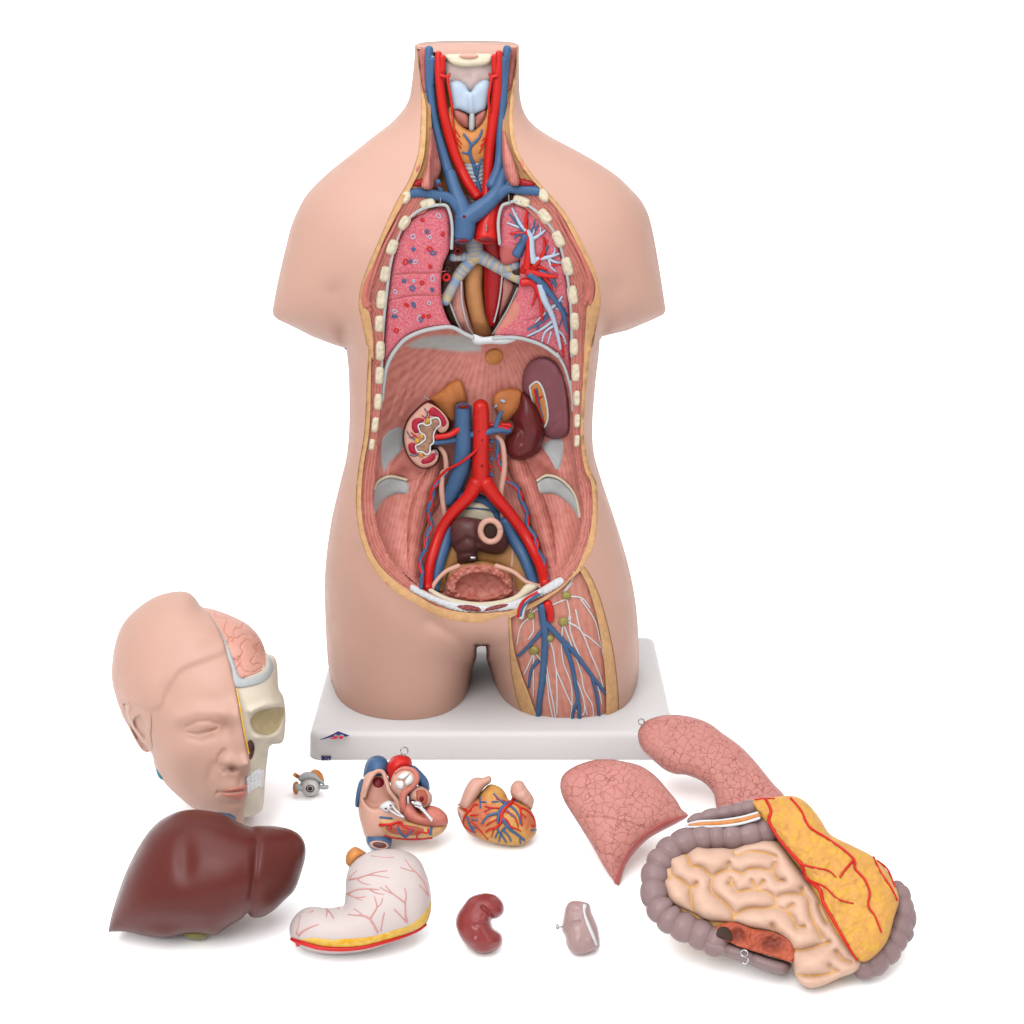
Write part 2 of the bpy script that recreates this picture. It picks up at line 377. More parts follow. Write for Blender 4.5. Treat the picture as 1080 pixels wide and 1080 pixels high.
# ------------------------------------------------------------------ display base
ZB = 0.031
def round_box(name, w_, d_, z1, rc, m, parent):
    V_ = []; F_ = []; pr = [(.0012, 0), (0, .0015), (.001, z1-.007), (.0016, z1-.0045), (.003, z1-.002), (.0052, z1-.0005), (.0085, z1), (.03, z1)]; N_ = 64
    for k_, (ins, zz) in enumerate(pr):
        r_ = max(rc-ins, .002)
        for i_ in range(N_):
            q_ = i_//16; a_ = math.pi/2*q_+math.pi/2*(i_ % 16)/15
            cx_ = (w_/2-ins-r_)*(1 if q_ in (0, 3) else -1); cy_ = (d_/2-ins-r_)*(1 if q_ in (0, 1) else -1)
            V_.append((cx_+r_*math.cos(a_), cy_+r_*math.sin(a_), zz))
        if k_: F_ += [((k_-1)*N_+i_, (k_-1)*N_+(i_+1) % N_, k_*N_+(i_+1) % N_, k_*N_+i_) for i_ in range(N_)]
    F_.append(tuple((len(pr)-1)*N_+i_ for i_ in range(N_))); F_.append(tuple(range(N_-1, -1, -1)))
    return link(name, V_, F_, m, parent)
root = thing('display_base', (0, 0, 0), 'white rectangular display board with a blue emblem under the torso model', 'display base')
bo = round_box('board', .384, .252, ZB, .012, M['base'], root)
# emblem lying on the board top, traced in view N, written relative to the board
VW['N'] = (320, 750, 10.8)
BT = Frame((0, 0, ZB+.0002), (0, 0, 1))
def decal(name, polys, m, fr, parent, th=.25):
    Vs = []; Fs = []
    for pl in polys:
        P = np.array(pl); k = len(Vs); n = len(P); a = fr.at(P, th)
        s = np.sum(P[:, 0]*np.roll(P[:, 1], -1)-np.roll(P[:, 0], -1)*P[:, 1])
        if s > 0: a = a[::-1]
        b = a-fr.n*.0006
        Vs += list(a)+list(b); Fs.append(tuple(range(k, k+n))); Fs += [(k+i, k+n+i, k+n+(i+1) % n, k+(i+1) % n) for i in range(n)]
    return link(name, Vs, Fs, m, parent, smooth=False)
em = decal('emblem', [z('N', '188,322 260,295 340,258 395,228 440,245 520,276 470,288 452,262 430,256 405,258 398,275 385,262 365,257 350,266 352,284 300,296 240,312')], M['ink'], BT, root)
decal('emblem_mark', [z('N', '300,308 335,300 352,286 368,284 392,286 392,300 375,312 350,306 330,314'), z('N', '405,308 412,290 430,282 452,284 458,292 445,308 425,314')], M['redink'], BT, em, .1)
tcu = bpy.data.curves.new('t', 'FONT'); tcu.body = 'B09'; tcu.size = .0066; tcu.extrude = .0002; tcu.offset = .00022
to = bpy.data.objects.new('t', tcu); COL.objects.link(to); dg = bpy.context.evaluated_depsgraph_get()
me = bpy.data.meshes.new_from_object(to.evaluated_get(dg)); bpy.data.objects.remove(to)
tp = Frame((0, -.1262, 0), (0, -1, 0)).at([(339, 802)])[0]
to = bpy.data.objects.new('model_number', me); COL.objects.link(to); to.parent = root; to.rotation_euler = (math.radians(90), 0, 0)
to.location = (tp[0], -.1267, tp[2]+.0008); me.materials.clear(); me.materials.append(M['ink'])

# ------------------------------------------------------------------ torso
T = thing('torso_model', (0, 0, ZB), 'large armless anatomical torso model opened from neck to pelvis, standing on the white board', 'anatomical torso')
SIL = np.vstack([
 spline(z('P', '437.5,10 437.5,50 436.7,65 434,90 430.5,106.7 421.7,120 410,131.7 395,143 380,155 363.3,168.3 346.7,181.7 331,196.7 322,207.5 314.5,221 306.7,240 299.3,269.6 292.6,299 287.4,327'), 6),
 z('P', '288,332.6 291.9,336.5 309.6,345 328.9,354.8 354,364.4 365,367.4'),
 spline(z('P', '365.6,370 366.7,381 368,400 368.5,440 366,478 358,512 349,552 343,600 343,650 346,700 353,745 354,830'), 6),
 z('P', '491,830 492,765 494,735 496,722 498,707 502.5,693 503,681.5 513,681.5 513,695 518.5,712 523.5,730 530,755 534,830'),
 spline(z('P', '668,830 670,745 674,700 672,650 666,610 656,572 644,535 633,502 626,475 625,445 628,405 632,370 632.5,358'), 6),
 z('P', '633.3,355.5 661.7,348.5 686.7,338 700,331.5 702,328'),
 spline(z('P', '702,326 695,280 686.7,236 679,216 669,203 649,184 616,163 578,142.5 557.5,126 549,105 547.5,72 547.5,48 548,10'), 6)])
SIL2 = np.vstack([SIL[:int(np.nonzero((SIL[:, 1] > 829) & (SIL[:, 0] < 360))[0][0])+1], SIL[int(np.nonzero((SIL[:, 1] > 829) & (SIL[:, 0] > 660))[0][0]):]])
O0L = z('P','439.5,12 439.5,49') + z('B', '235,330 238,480 225,680 200,780 160,880') + z('C', '190,95 120,250 50,420 33,520 45,590 68,700') + z('D', '72,60 65,200 55,400 30,560') + z('E', '20,160 40,300 90,420 170,510 250,560 340,610 430,637 530,645')
O0R = z('P','545.5,12 545.5,49') + z('B', '785,230 765,400 765,560 790,690 850,800 930,900') + z('C', '900,130 970,250 1030,380 1055,500 1040,600 1020,700') + z('D', '972,100 952,300 950,440 975,560') + z('E', '1000,80 1005,200 988,330 935,430')
WIN = z('F', '800,47 822,80 850,150 880,270 895,380 900,480') + [(653, 830), (560, 830)] + z('F', '634,491 610,432 593,356 585,259 583,182')
sp = lambda q: spline(q, 5)
HOLE = np.vstack([sp(O0L), spline(WIN[::-1][:5]+[], 4), [(560, 829), (652, 829)], spline(WIN[:6][::-1], 4), sp(O0R)[::-1]])
OPEN = np.vstack([sp(O0L), z('P', '536,653'), sp(z('E', '640,628 760,570 850,510'))[1:], sp(O0R)[::-1]])
# heights of the skin (mm in front of the mid plane)
res = 2.0
PF1 = puff(SIL, 34, res); PF2 = puff(SIL2, 34, res)
def PF(P):
    k = np.clip((704-P[:, 1])/46, 0, 1); k = k*k*(3-2*k); return PF1(P)*(1-k)+np.maximum(PF1(P), PF2(P)*.93)*k
_ty = np.arange(-100, 1000.); _tt = np.interp(_ty, [40, 110, 160, 220, 350, 450, 550, 640, 700, 760, 830], [50, 55, 72, 88, 96, 88, 95, 102, 107, 111, 111]); _k = np.exp(-(np.arange(-60, 61)/24.)**2); _tt = np.convolve(np.pad(_tt, 60, mode='edge'), _k/_k.sum(), 'valid')
def thick(P): return np.interp(P[:, 1], _ty, _tt)
def skinH(P):
    P = np.atleast_2d(np.asarray(P, float)); a = PF(P)**.5*thick(P)
    k = np.clip(PF(P)*4, 0, 1); return a+k*(blob(385, 270, 34, 40, 5)(P)+blob(625, 270, 30, 40, 5)(P)+ridge([(368, 372), (364, 352)], -9, 9)(P)+ridge([(632, 360), (637, 345)], -9, 9)(P)+ridge([(364, 352), (354, 310)], -5.5, 13)(P)+ridge([(637, 345), (648, 306)], -5.5, 13)(P)+ridge([(380, 590), (430, 640), (455, 655)], -2, 16)(P)+ridge([(455, 655), (475, 669), (495, 684)], -2.6, 6)(P)+ridge([(545, 676), (522, 684)], -2, 6)(P))
# smooth surface spanning the opening
xs = np.arange(360, 660, 2.); ys = np.arange(12, 700, 2.); X, Y = np.meshgrid(xs, ys); G = np.c_[X.ravel(), Y.ravel()]
mk = inside(G, OPEN).reshape(X.shape); vv = skinH(G).reshape(X.shape); EF = Field(360, 12, 2., solve(mk, vv, None, 2., 5))
E = lambda P: EF(P)
def bottom(Vs, Fs, cols, zc=ZB+.0003, ztop=.711, cap=False):
    """flat cut where the model stands, and across the neck"""
    bm = bmesh.new(); cl = bm.verts.layers.float_color.new('c') if cols is not None else None
    vs = [bm.verts.new(v) for v in Vs]
    if cl: 
        for v, c in zip(vs, cols): v[cl] = (*c, 1)
    for f in Fs:
        try: bm.faces.new([vs[i] for i in f])
        except ValueError: pass
    for co, no in (((0, 0, zc), (0, 0, -1)), ((0, 0, ztop), (0, -.12, 1))):
        bmesh.ops.bisect_plane(bm, geom=bm.verts[:]+bm.edges[:]+bm.faces[:], plane_co=co, plane_no=no, clear_outer=True, dist=1e-6)
    bm.verts.index_update(); V2 = np.array([tuple(v.co) for v in bm.verts]); F2 = [tuple(v.index for v in f.verts) for f in bm.faces]
    c2 = np.array([tuple(v[cl])[:3] for v in bm.verts]) if cl else None
    bm.free(); return V2, F2, c2
ZN = .711
# skin shell: front with the opening, full back
Vp, Tp, be = tri(SIL, 3.0, [HOLE]); 
fr_ = skinH(Vp); 
outer = pdist(Vp, resample(SIL, 3.0), True) < .05; fr_[outer] = 0
A = TF.at(Vp, fr_)
Vq, Tq, bq = tri(SIL, 5.0); hb = -skinH(Vq)*.82; hb[pdist(Vq, resample(SIL, 5.0), True) < .05] = 0; Bq = TF.at(Vq, hb)
# inner wall of the cut, 12 mm deep
he = [(i, j) for i, j in be if not (outer[i] and outer[j])]
nA = len(A); k1 = nA+len(Bq); inn = TF.at(Vp, fr_-12)
Vs = np.vstack([A, Bq, A, inn]); Fs = list(Tp)+[tuple(t[::-1]+nA) for t in Tq]+[(j+k1, i+k1, i+k1+nA, j+k1+nA) for i, j in he]
used = np.unique(np.concatenate([np.ravel(f) for f in Fs])); mp = -np.ones(len(Vs), int); mp[used] = np.arange(len(used)); Vs = Vs[used]; Fs = [tuple(mp[list(f)]) for f in Fs]
Vs, Fs, _ = bottom(Vs, Fs, None, ztop=ZN)
# neck cap, then the slope down to the voice box
onr = Vs[np.abs(Vs[:, 2]-ZN-.12*Vs[:, 1]) < 2e-5]; bk = onr[onr[:, 1] > -.001]; bk = bk[np.argsort(bk[:, 0])]; bk = bk[::3]
n0 = len(Vs); cap = np.array([tuple(p) for p in bk]+[(bk[-1][0], -.002, ZN), (bk[0][0], -.002, ZN)]); cap2 = cap.copy(); cap2[:, 2] -= .004
Vs = np.vstack([Vs, cap, cap2]); m_ = len(cap)
Fs += [tuple(n0+i for i in range(m_-1, -1, -1))]+[(n0+i, n0+(i+1) % m_, n0+m_+(i+1) % m_, n0+m_+i) for i in range(m_)]
sk = link('skin', Vs, Fs, M['skin'], T)
_d = np.array([0, 0, ZN])-CAM; YN = 540-(_d @ UP)/(_d @ FW)*FPX
relief('neck_cut', [(437.5, YN-.3), (547.5, YN-.3), (547, YN+4), (534, YN+5), (527, 62), (500, 66), (470, 62), (454, YN+5), (438.5, YN+4)], M['skin'], T, base=lambda P: np.interp(P[:, 1], [YN-.3, YN+2, YN+5, 64], [2.4, 6, 10, 17]), bulge=.01, R=3, back=3, res=1.5, n=0)
tb = lambda V_, F_, c_: bottom(V_, F_, c_, ztop=ZN-.001)

# fat rim and chest wall
O1 = np.vstack([sp(z('P','440.5,12 440.5,50')+z('B', '243,330 262,420 268,480 260,680 240,780 200,870') + z('C', '215,105 140,250 75,410 50,470 52,528 78,560 92,650 96,760') + z('D', '84,100 82,200 75,400 50,560') + z('E', '42,160 60,290 110,400 190,480 250,520 340,572 430,597 530,606')),
      sp(z('E', '640,597 720,570 800,530 868,488')), 
      sp((z('P','544.5,12 544.5,50')+z('B', '778,230 748,400 742,560 765,690 825,800 905,900') + z('C', '882,135 945,250 1010,380 1032,450 1020,515 998,530 990,620 984,720') + z('D', '950,100 938,300 936,440 952,560') + z('E', '978,80 983,200 963,320 920,424'))[::-1])])
O2 = np.vstack([sp(z('P','452,12 452,50')+z('B','290,400 300,600 290,800')+z('C', '330,115 262,158 210,230 175,340 155,460 141,600 133,750') + z('D', '125,270 112,400 105,480 95,620') + z('E', '90,130 108,260 155,370 220,450 300,510 400,556 530,580')),
      sp(z('E', '640,570 720,530 790,490')),
      sp((z('P','534,12 534,50')+z('B','712,400 700,600 712,800')+z('C', '720,100 800,180 868,260 905,380 925,500 930,640') + z('D', '895,150 905,320 905,440 920,560') + z('E', '930,80 945,180 930,290 885,390 850,450'))[::-1])])
relief('fat_layer', OPEN, M['fat'], T, base=lambda P: E(P)-1.0, bulge=.9, R=2.5, back=6, res=2.4, holes=[O1], n=0, trim=tb)
def wallc(P):
    d = pdist(P, O1, True); s = np.sin(d*1.9+1.5*vn(P, 9, 3))+.6*vn(P, 4, 5)
    a, b = np.array([220, 138, 124.]), np.array([184, 98, 88.]); k = np.clip(.42-s*.5, 0, 1)[:, None]**1.6
    t = np.clip((202-P[:, 1])/7, 0, 1)[:, None]; return (a*(1-k)+b*k)*(1-t)+np.array([196, 144, 92.])*t
def walld(P): 
    d = pdist(P, O1, True); return .9*np.sin(d*1.9+1.5*vn(P, 9, 3))
_, wallH = relief('chest_wall', O1, M['painted'], T, base=lambda P: E(P)-4.5-.28*np.minimum(pdist(P, O1, True), 25), bulge=1.5, R=3, back=9, res=1.5, holes=[O2], n=0, detail=walld, color=wallc, trim=tb)

# ribs cut through the wall, collar bones
def rib(c, w_, h_, rot=0, nm='rib'):
    w_ += 1.6; h_ += 2.2
    x, y = c; a = math.radians(rot); pts = []
    for i in range(20):
        t = 2*math.pi*i/20; ex, ey = math.copysign(abs(math.cos(t))**.55, math.cos(t))*w_/2, math.copysign(abs(math.sin(t))**.55, math.sin(t))*h_/2
        pts.append((x+ex*math.cos(a)-ey*math.sin(a), y+ex*math.sin(a)+ey*math.cos(a)))
    relief(nm, pts, M['bone'], T, base=lambda P: E(P)-4.5-.2*np.minimum(pdist(P, O1, True), 25), bulge=4, R=3, back=5, res=1.1, n=2, detail=lambda P: .7*vn(P, 2.5, 2)-blob(x, y, 1.4, 3.4, .9, rot)(P))
for (x, y, w_, h_, r) in [(426,235,9,14,35),(413.3,260.5,10,15,20),(406,289,9.5,15,12),(402.3,316,9.5,18,6),(400,341.5,9,16,3),(400.7,370,8.5,19,2),(400,396,8,17,3),(398.5,424,7.5,16,3),(395.5,448,6.5,15,8),(392,469,5.5,11,8)]: rib((x, y), w_, h_, r)
for (x, y, w_, h_, r) in [(574.5,228,10,15,-38),(589.3,252,10,16,-25),(598.5,281,9.5,18,-14),(604,311,9.5,18,-8),(606,339,8.5,17,-3),(605.6,366,8,16,0),(607.3,393,8,17,0),(608.5,420,6.5,15,0),(609,444,6,13,2),(608.8,465,5.5,11,5)]: rib((x, y), w_, h_, r)
rib((451,214.5), 15, 8.5, -22, 'first_rib'); rib((550,212), 17, 8.5, 20, 'first_rib')
for c, rt in (((427.5, 207), 25), ((573.5, 205), -25)):
    relief('collar_bone', ell(c[0], c[1], 6, 8.8, rt), M['bone'], T, base=lambda P: E(P)-4, bulge=5, R=5, back=6, res=1.1, n=2, detail=blob(c[0]-1, c[1], 3, 4.5, -1.3, rt))
# chest muscle bundles at the armpits
for nm, pts in (('chest_muscle', z('C', '196,120 170,180 124,270 78,400 58,480 68,528')), ('chest_muscle', z('C', '872,120 910,200 960,290 1005,390 1010,450 998,500'))):
    tubes(nm, [run([(p[0]+o_*1., p[1]+abs(o_)*2) for p in pts], lambda P: wallH(P)+.4, [1.2, 2.0, 3.4, 4.2][0:4] if o_ in (0,) else [1.0, 1.6, 2.6, 2.8], TF) for o_ in (-2.6, 0, 2.6)], M['muscle'], T)

# ------------------------------------------------------------------ cavity: neck
BOWL = puff(O2, 22, 2.)
deep = lambda P: E(P)-8-66*np.clip(BOWL(P), 0, 1)**.5*np.interp(P[:, 1], [40, 150, 230, 340, 400, 700], [.25, .45, .68, .68, 1, 1])
neckpoly = sp(z('P', '440,12 440,60') + z('B', '235,330 240,480 228,680 205,780 170,880 200,960 500,1010 800,960 925,900 850,800 790,690 765,560 765,400 785,230') + z('P', '545,60 545,12'))
relief('neck_bed', neckpoly, M['tan'], T, base=lambda P: np.minimum(deep(P)+2, E(P)-9)-6*(P[:, 1] > 66), bulge=0.5, R=3, back=4, res=3, n=0, trim=tb)
def stri(a, b, fx, ns=7., seed=1, ang=None):
    a = np.array(a, float); b = np.array(b, float)
    def f(P):
        q = fx(P); s = .5+.5*np.sin(q+1.3*vn(P, ns, seed)); s = np.clip(s*.8+.35*vn(P, 5, seed+1), 0, 1)[:, None]**1.4
        return a*(1-s)+b*s
    return f
vert = lambda f: (lambda P: P[:, 0]*f)
for s in ('213,105 266,105 268,200 275,355 250,356 238,320 222,200', '791,105 748,105 737,200 722,355 744,352 762,300 780,200'):
    relief('neck_muscle', z('B', s), M['painted'], T, base=lambda P: E(P)-4, bulge=3, R=3, back=5, res=1.3, n=3, color=stri((200,120,110), (170,88,82), vert(2.6)), trim=tb)
for s in ('297,560 330,690 352,800 325,870 320,912 240,905 268,800 285,680', '705,580 742,680 782,800 797,890 735,885 707,790 700,680'):
    relief('neck_muscle', z('B', s), M['painted'], T, base=lambda P: deep(P)+9, bulge=7, R=5, back=6, res=1.3, n=4, color=stri((214,136,126), (184,100,92), vert(2.2)))
for s in ('175,885 210,858 262,850 300,880 260,900 190,905', '760,850 850,858 905,885 880,905 800,900'):
    relief('subclavian_artery', z('B', s), M['darkred'], T, base=lambda P: E(P)-8, bulge=7, R=5, back=4, res=1.2, n=4)
for s in ('205,800 230,765 240,780 215,830', '790,740 820,770 830,810 810,800'):
    relief('muscle_section', z('B', s), M['muscle'], T, base=lambda P: E(P)-1, bulge=1.5, R=3, back=2, res=1.1, n=4)
nk = lambda a, b: (a, b)
# voice box, thyroid, windpipe
relief('membrane', z('B', '385,185 640,185 628,300 580,320 520,362 460,320 398,310'), M['painted'], T, base=21, bulge=4, R=10, back=8, res=1.3, n=3, color=stri((226,204,198), (198,168,162), vert(3.2)))
relief('hyoid_bone', z('B', '375,152 450,146 560,144 640,148 645,182 605,212 520,222 440,218 395,192'), M['bone'], T, base=24, bulge=8, R=4, back=6, res=1.2, n=4, detail=blob(494, 62, 14, 2.2, -1.8))
relief('hyoid_section', zell('B', 510, 158, 58, 17), M['pinkpale'], T, base=30, bulge=2.6, R=2, back=2, res=1.1, n=2)
relief('voice_box', z('B', '398,320 415,302 455,298 492,322 518,362 545,325 580,298 615,294 631,318 618,400 604,458 560,482 530,496 500,482 455,464 420,455 408,400'), M['paleblue'], T, base=26, bulge=8, R=5, back=8, res=1.2, n=5, detail=add(ridge(z('B', '518,370 524,480'), 2.2, 3), blob(487, 105, 6, 9, -1.2), blob(506, 105, 6, 9, -1.2)))
relief('windpipe', z('B', '468,760 600,740 604,850 596,1000 520,1010 505,900'), M['painted'], T, base=lambda P: 24+0*P[:, 0], bulge=9, R=8, back=5, res=1.1, n=2,
    color=lambda P: np.where((np.sin((P[:, 1]+.02*(P[:, 0]-497)**2)*1.45) > .1)[:, None], np.array([158, 186, 212.]), np.array([206, 196, 178.])), detail=lambda P: .8*np.sin((P[:, 1]+.02*(P[:, 0]-497)**2)*1.45))
_, glH = relief('thyroid_gland', z('B', '405,445 385,500 400,600 430,690 452,760 490,782 545,790 602,764 612,680 627,600 637,500 622,448 600,500 560,560 525,578 480,560 430,500'), M['gland'], T, base=25, bulge=9, R=8, back=6, res=1.2, n=5)
for s in ('425,462 470,474 508,500 508,562 470,552 432,505', '546,500 602,466 602,510 565,558 545,562'):
    relief('throat_muscle', z('B', s), M['painted'], T, base=27, bulge=6, R=4, back=4, res=1.1, n=4, color=stri((206,128,116), (176,94,84), lambda P: (P[:, 0]+P[:, 1])*2.5))
relief('ligament', z('B', '515,488 542,488 540,575 512,575'), M['grey'], T, base=31, bulge=3.5, R=2, back=4, res=1., n=3)
tubes('thyroid_vein', [run(z('B', a), glH, r) for a, r in (('480,600 520,660 515,710 540,780', [1, 2]), ('585,575 570,620 525,665', [.9, 1.6]), ('470,705 515,715', [.8, 1.3]))]
      + [run(z('B', '540,780 558,860 575,950'), [34, 31, 34], [2, 2.6]), run(z('B', '585,740 562,800 556,840'), [36, 33], [1, 1.6])], M['blue'], T)
tubes('thyroid_artery', [run(z('B', a), glH, r) for a, r in (('415,470 425,560 440,640 465,680', [1.2, .7]), ('428,570 460,620', [.8, .5]), ('440,620 470,660', [.8, .5]), ('628,470 620,560 600,640 570,710', [1.2, .7]), ('610,610 585,640', [.8, .5]), ('606,640 575,670', [.8, .5]), ('620,500 632,600', .7))], M['red'], T)
for s1, s2 in (('350,268 392,276 402,255', '388,275 395,330 408,400 416,470'), ('672,268 636,276 626,255', '640,275 632,330 622,400 628,470')):
    tubes('thyroid_artery', [run(z('B', s1), 34, [1.8, 1]), run(z('B', s2), [34, 36, 36], 1.3)], M['red'], T)
# great neck vessels
def vessel(nm, m, runs, **k): return tubes(nm, [run(z(v, p), h, r, n=8) for v, p, h, r in runs], M[m], T, sides=16, **k)
vessel('jugular_vein', 'blue', [('B', '284,112 286,200 290,330 305,480 335,620 370,740 405,850 440,950', [21, 24, 28, 36, 46], [3.8, 4.4, 4.6, 4.9, 6]), ('B', '302,175 300,240 296,320', [27, 26], [3.2, 3])])
vessel('jugular_vein', 'blue', [('B', '730,110 716,190 708,300 700,430 695,560 690,700 680,800 640,900', [21, 24, 28, 36, 46], [3.8, 4.4, 4.6, 4.9, 6]), ('B', '709,175 706,240 704,320', [27, 26], [3.2, 3])])
vessel('carotid_artery', 'red', [('B', '338,140 338,200 345,300 362,450 390,580 425,700 465,800 505,880 560,960', [27, 29, 31, 33, 40], [3.2, 4.4, 4.8, 5, 5.2]), ('B', '360,160 360,220 352,310', [30, 29, 26], 3)])
vessel('carotid_artery', 'red', [('B', '682,136 680,200 672,300 664,400 652,500 638,620 625,750 616,880 610,960 604,1020', [27, 29, 31, 33, 40], [3.2, 4.4, 4.8, 5, 5.2]), ('B', '655,156 656,220 662,310', [30, 29, 26], 3)])
for c in ((338, 128), (360, 150), (682, 126), (655, 148)):
    relief('vessel_opening', zell('B', c[0], c[1]+6, 9, 5), M['holered'], T, base=30.5 if c[0] in (360, 655) else 25, bulge=.8, R=1, back=1, res=.8, n=1)
for c in ((302, 166), (708, 166)):
    relief('vessel_opening', zell('B', c[0], c[1], 13, 11), M['paleblue'], T, base=25, bulge=.8, R=1, back=1, res=.8, n=1)
    relief('vessel_opening', zell('B', c[0], c[1], 7, 6), M['holered'], T, base=26, bulge=.6, R=1, back=1, res=.7, n=1)

# ------------------------------------------------------------------ chest
# back of the chest between the lungs
relief('chest_back', z('C', '380,110 480,60 660,60 740,110 800,300 830,600 700,690 500,680 330,640 330,300'), M['painted'], T, base=lambda P: deep(P)+1, bulge=.5, R=3, back=4, res=2.5, n=3,
       color=stri((216,140,126), (190,112,100), vert(1.2)))
LR = z('C', '388,112 300,130 235,185 200,250 175,350 158,470 146,600 138,700 136,760') + z('P', '403,400 408,385') + z('C', '175,730 240,660 330,628 420,622 405,580 385,520 380,440 388,360 415,290 420,200 410,135')
LL = z('C', '640,112 700,98 790,150 860,240 897,350 918,480 926,620 925,740') + z('P', '602,400 597,388') + z('C', '870,730 790,690 690,668 610,655 660,570 700,480 712,420 715,330 735,260 690,285 632,290 628,200')
def lungd(lines):
    return lambda P: sum(-1.6*np.exp(-(pdist(P, l)/1.)**2) for l in lines)
fisR = [spline(z('C', '165,400 240,392 330,392 400,384'), 4), spline(z('C', '150,512 230,490 300,484 385,485'), 4)]
_, lrH = relief('right_lung', LR, M['lungcut'], T, base=lambda P: E(P)-16, bulge=5, R=4, back=22, res=1.6, n=5, detail=lungd(fisR))
for r_ in [run(z('C', '165,400 240,392 330,392 400,384'), lrH, .55, lift=.6), run(z('C', '150,512 230,490 300,484 385,485'), lrH, .55, lift=.6)]: tubes('lung_fissure', [r_], M['rosy'], T)
_, llH = relief('left_lung', LL, M['lungcut'], T, base=lambda P: E(P)-17, bulge=5, R=4, back=22, res=1.6, n=5)
relief('lung_hollow', z('C', '632,272 690,268 735,248 728,300 705,340 640,352'), M['rosy'], T, base=lambda P: E(P)-16, bulge=4, R=6, back=15, res=1.5, n=4)
relief('lung_hollow', z('C', '712,450 738,480 745,530 728,590 660,655 605,652 640,590 690,500'), M['lip'], T, base=lambda P: E(P)-18, bulge=6, R=9, back=18, res=1.5, n=5)
for r_ in [run(z('C', '925,400 880,440 860,475'), llH, .5), run(z('C', '740,590 790,575 830,555'), llH, .5)]: tubes('lung_fissure', [r_], M['rosy'], T)
# little rings of cut vessels in the lung
sp_ = dict(paleblue=[(370,150,13,10),(262,238,11,12),(333,240,8,8),(272,345,8,13),(345,415,9,14),(187,470,11,8),(330,518,8,8),(185,553,12,8),(290,582,11,15),(265,425,7,5)],
           red=[(302,168,8,6),(388,228,7,9),(333,290,13,9),(230,345,10,14),(335,365,8,6),(300,433,9,9),(235,527,11,6),(328,574,8,8),(192,634,9,10),(305,575,7,9)],
           blue=[(321,217,8,8),(264,291,7,7),(347,307,13,9),(252,342,6,8),(225,425,9,7),(260,456,11,12),(343,462,9,5),(265,526,14,6),(184,575,13,6),(296,590,6,8)])
for k, L in sp_.items():
    rr = []
    for (x, y, a, b) in L:
        pts = zell('C', x, y, a*.85, b*.85, rng.randint(0, 60), 10); rr.append((TF.at(pts+[pts[0]], lrH(np.array(pts+[pts[0]]))+.2), (.5 if k == 'paleblue' else .85)))
    for r_ in rr: tubes('vessel_section', [r_], M[k], T, sides=6)
# pleura: pale edge lines
def edge(nm, v, s, h, r, m='grey'): tubes(nm, [run(z(v, s), h, r, n=6)], M[m], T, sides=8)
edge('pleura', 'C', '425,290 428,200 415,130 388,104 300,122 228,178 196,250 168,350 152,470 138,600 132,700 130,790', lambda P: E(P)-8.5, 1.6)
edge('pleura', 'C', '628,270 622,180 635,115 660,98 715,90 795,142 866,232 902,345 924,480 932,620 932,745', lambda P: E(P)-8.5, 1.6)
edge('pleura', 'D', '895,200 902,260 905,320', lambda P: E(P)-12, 1.9)
# mediastinum
relief('oesophagus', z('C', '480,345 560,345 560,450 575,560 605,640 600,672 525,672 500,590 478,480'), M['oesoph'], T, base=lambda P: deep(P)+4, bulge=14, R=9, back=6, res=1.6, n=4)
relief('pleural_fold', z('C', '418,500 440,440 470,410 478,500 500,590 520,650 500,662 450,620 418,560'), M['painted'], T, base=lambda P: deep(P)+14, bulge=7, R=7, back=6, res=1.5, n=4, color=stri((232,166,154), (216,144,132), vert(.8)))
relief('pleural_fold', z('C', '632,400 690,440 680,480 640,560 600,635 612,560 625,480'), M['painted'], T, base=lambda P: deep(P)+16, bulge=5, R=6, back=6, res=1.5, n=4, color=stri((230,160,148), (212,138,126), vert(.8)))
relief('cavity_gap', z('C', '408,470 420,520 440,580 466,640 458,646 425,600 400,540'), M['dark'], T, base=lambda P: deep(P)+22, bulge=1, R=3, back=3, res=1.3, n=4)
relief('cavity_gap', z('C', '690,440 712,450 680,520 640,590 595,645 600,625 650,550 676,480'), M['dark'], T, base=lambda P: deep(P)+25, bulge=1, R=3, back=3, res=1.3, n=4)
for s in ('466,430 470,520 492,610 520,656', '640,380 634,450 622,530 604,600', '704,455 670,530 630,600 598,650', '418,520 445,590 470,640'):
    edge('pleural_edge', 'C', s, lambda P: deep(P)+27, .9)
vessel('thoracic_aorta', 'darkred', [('C', '590,200 604,280 610,370 606,460 600,540 598,610', [32, 28, 27, 27, 26], [12, 12, 12, 11, 8, 4])])
ST = (4.6, (142, 164, 200), (206, 186, 146), .46)
tubes('windpipe', [run(z('C', '518,240 522,290 526,330'), [34, 36], [8.5, 9.5]), run(z('C', '524,318 480,370 440,425 395,515'), [36, 38, 44], [7, 6, 5.4]), run(z('C', '500,322 465,322 425,325'), [38, 44], [5, 4.2]),
      run(z('C', '530,312 580,340 640,372 700,352'), [36, 40, 46], [7.5, 6.5, 5.5]), run(z('C', '610,362 660,392 735,428'), [38, 42, 46], [5.5, 5.5, 5])], M['painted'], T, sides=18, stripe=ST)
for c, a, mm in (((452, 300), 13, 'holered'), ((403, 410), 13, 'red'), ((408, 375), 9, 'dark')):
    tubes('vessel_section', [(TF.at(zell('C', c[0], c[1], a, a)+[zell('C', c[0], c[1], a, a)[0]], 48), 1.4)], M[mm], T, sides=8)
relief('lung_root', z('C', '440,292 415,300 395,350 385,420 388,490 408,470 425,400 415,350 435,325 470,310 470,292'), M['dark'], T, base=lambda P: E(P)-26, bulge=2, R=4, back=10, res=1.4, n=4)
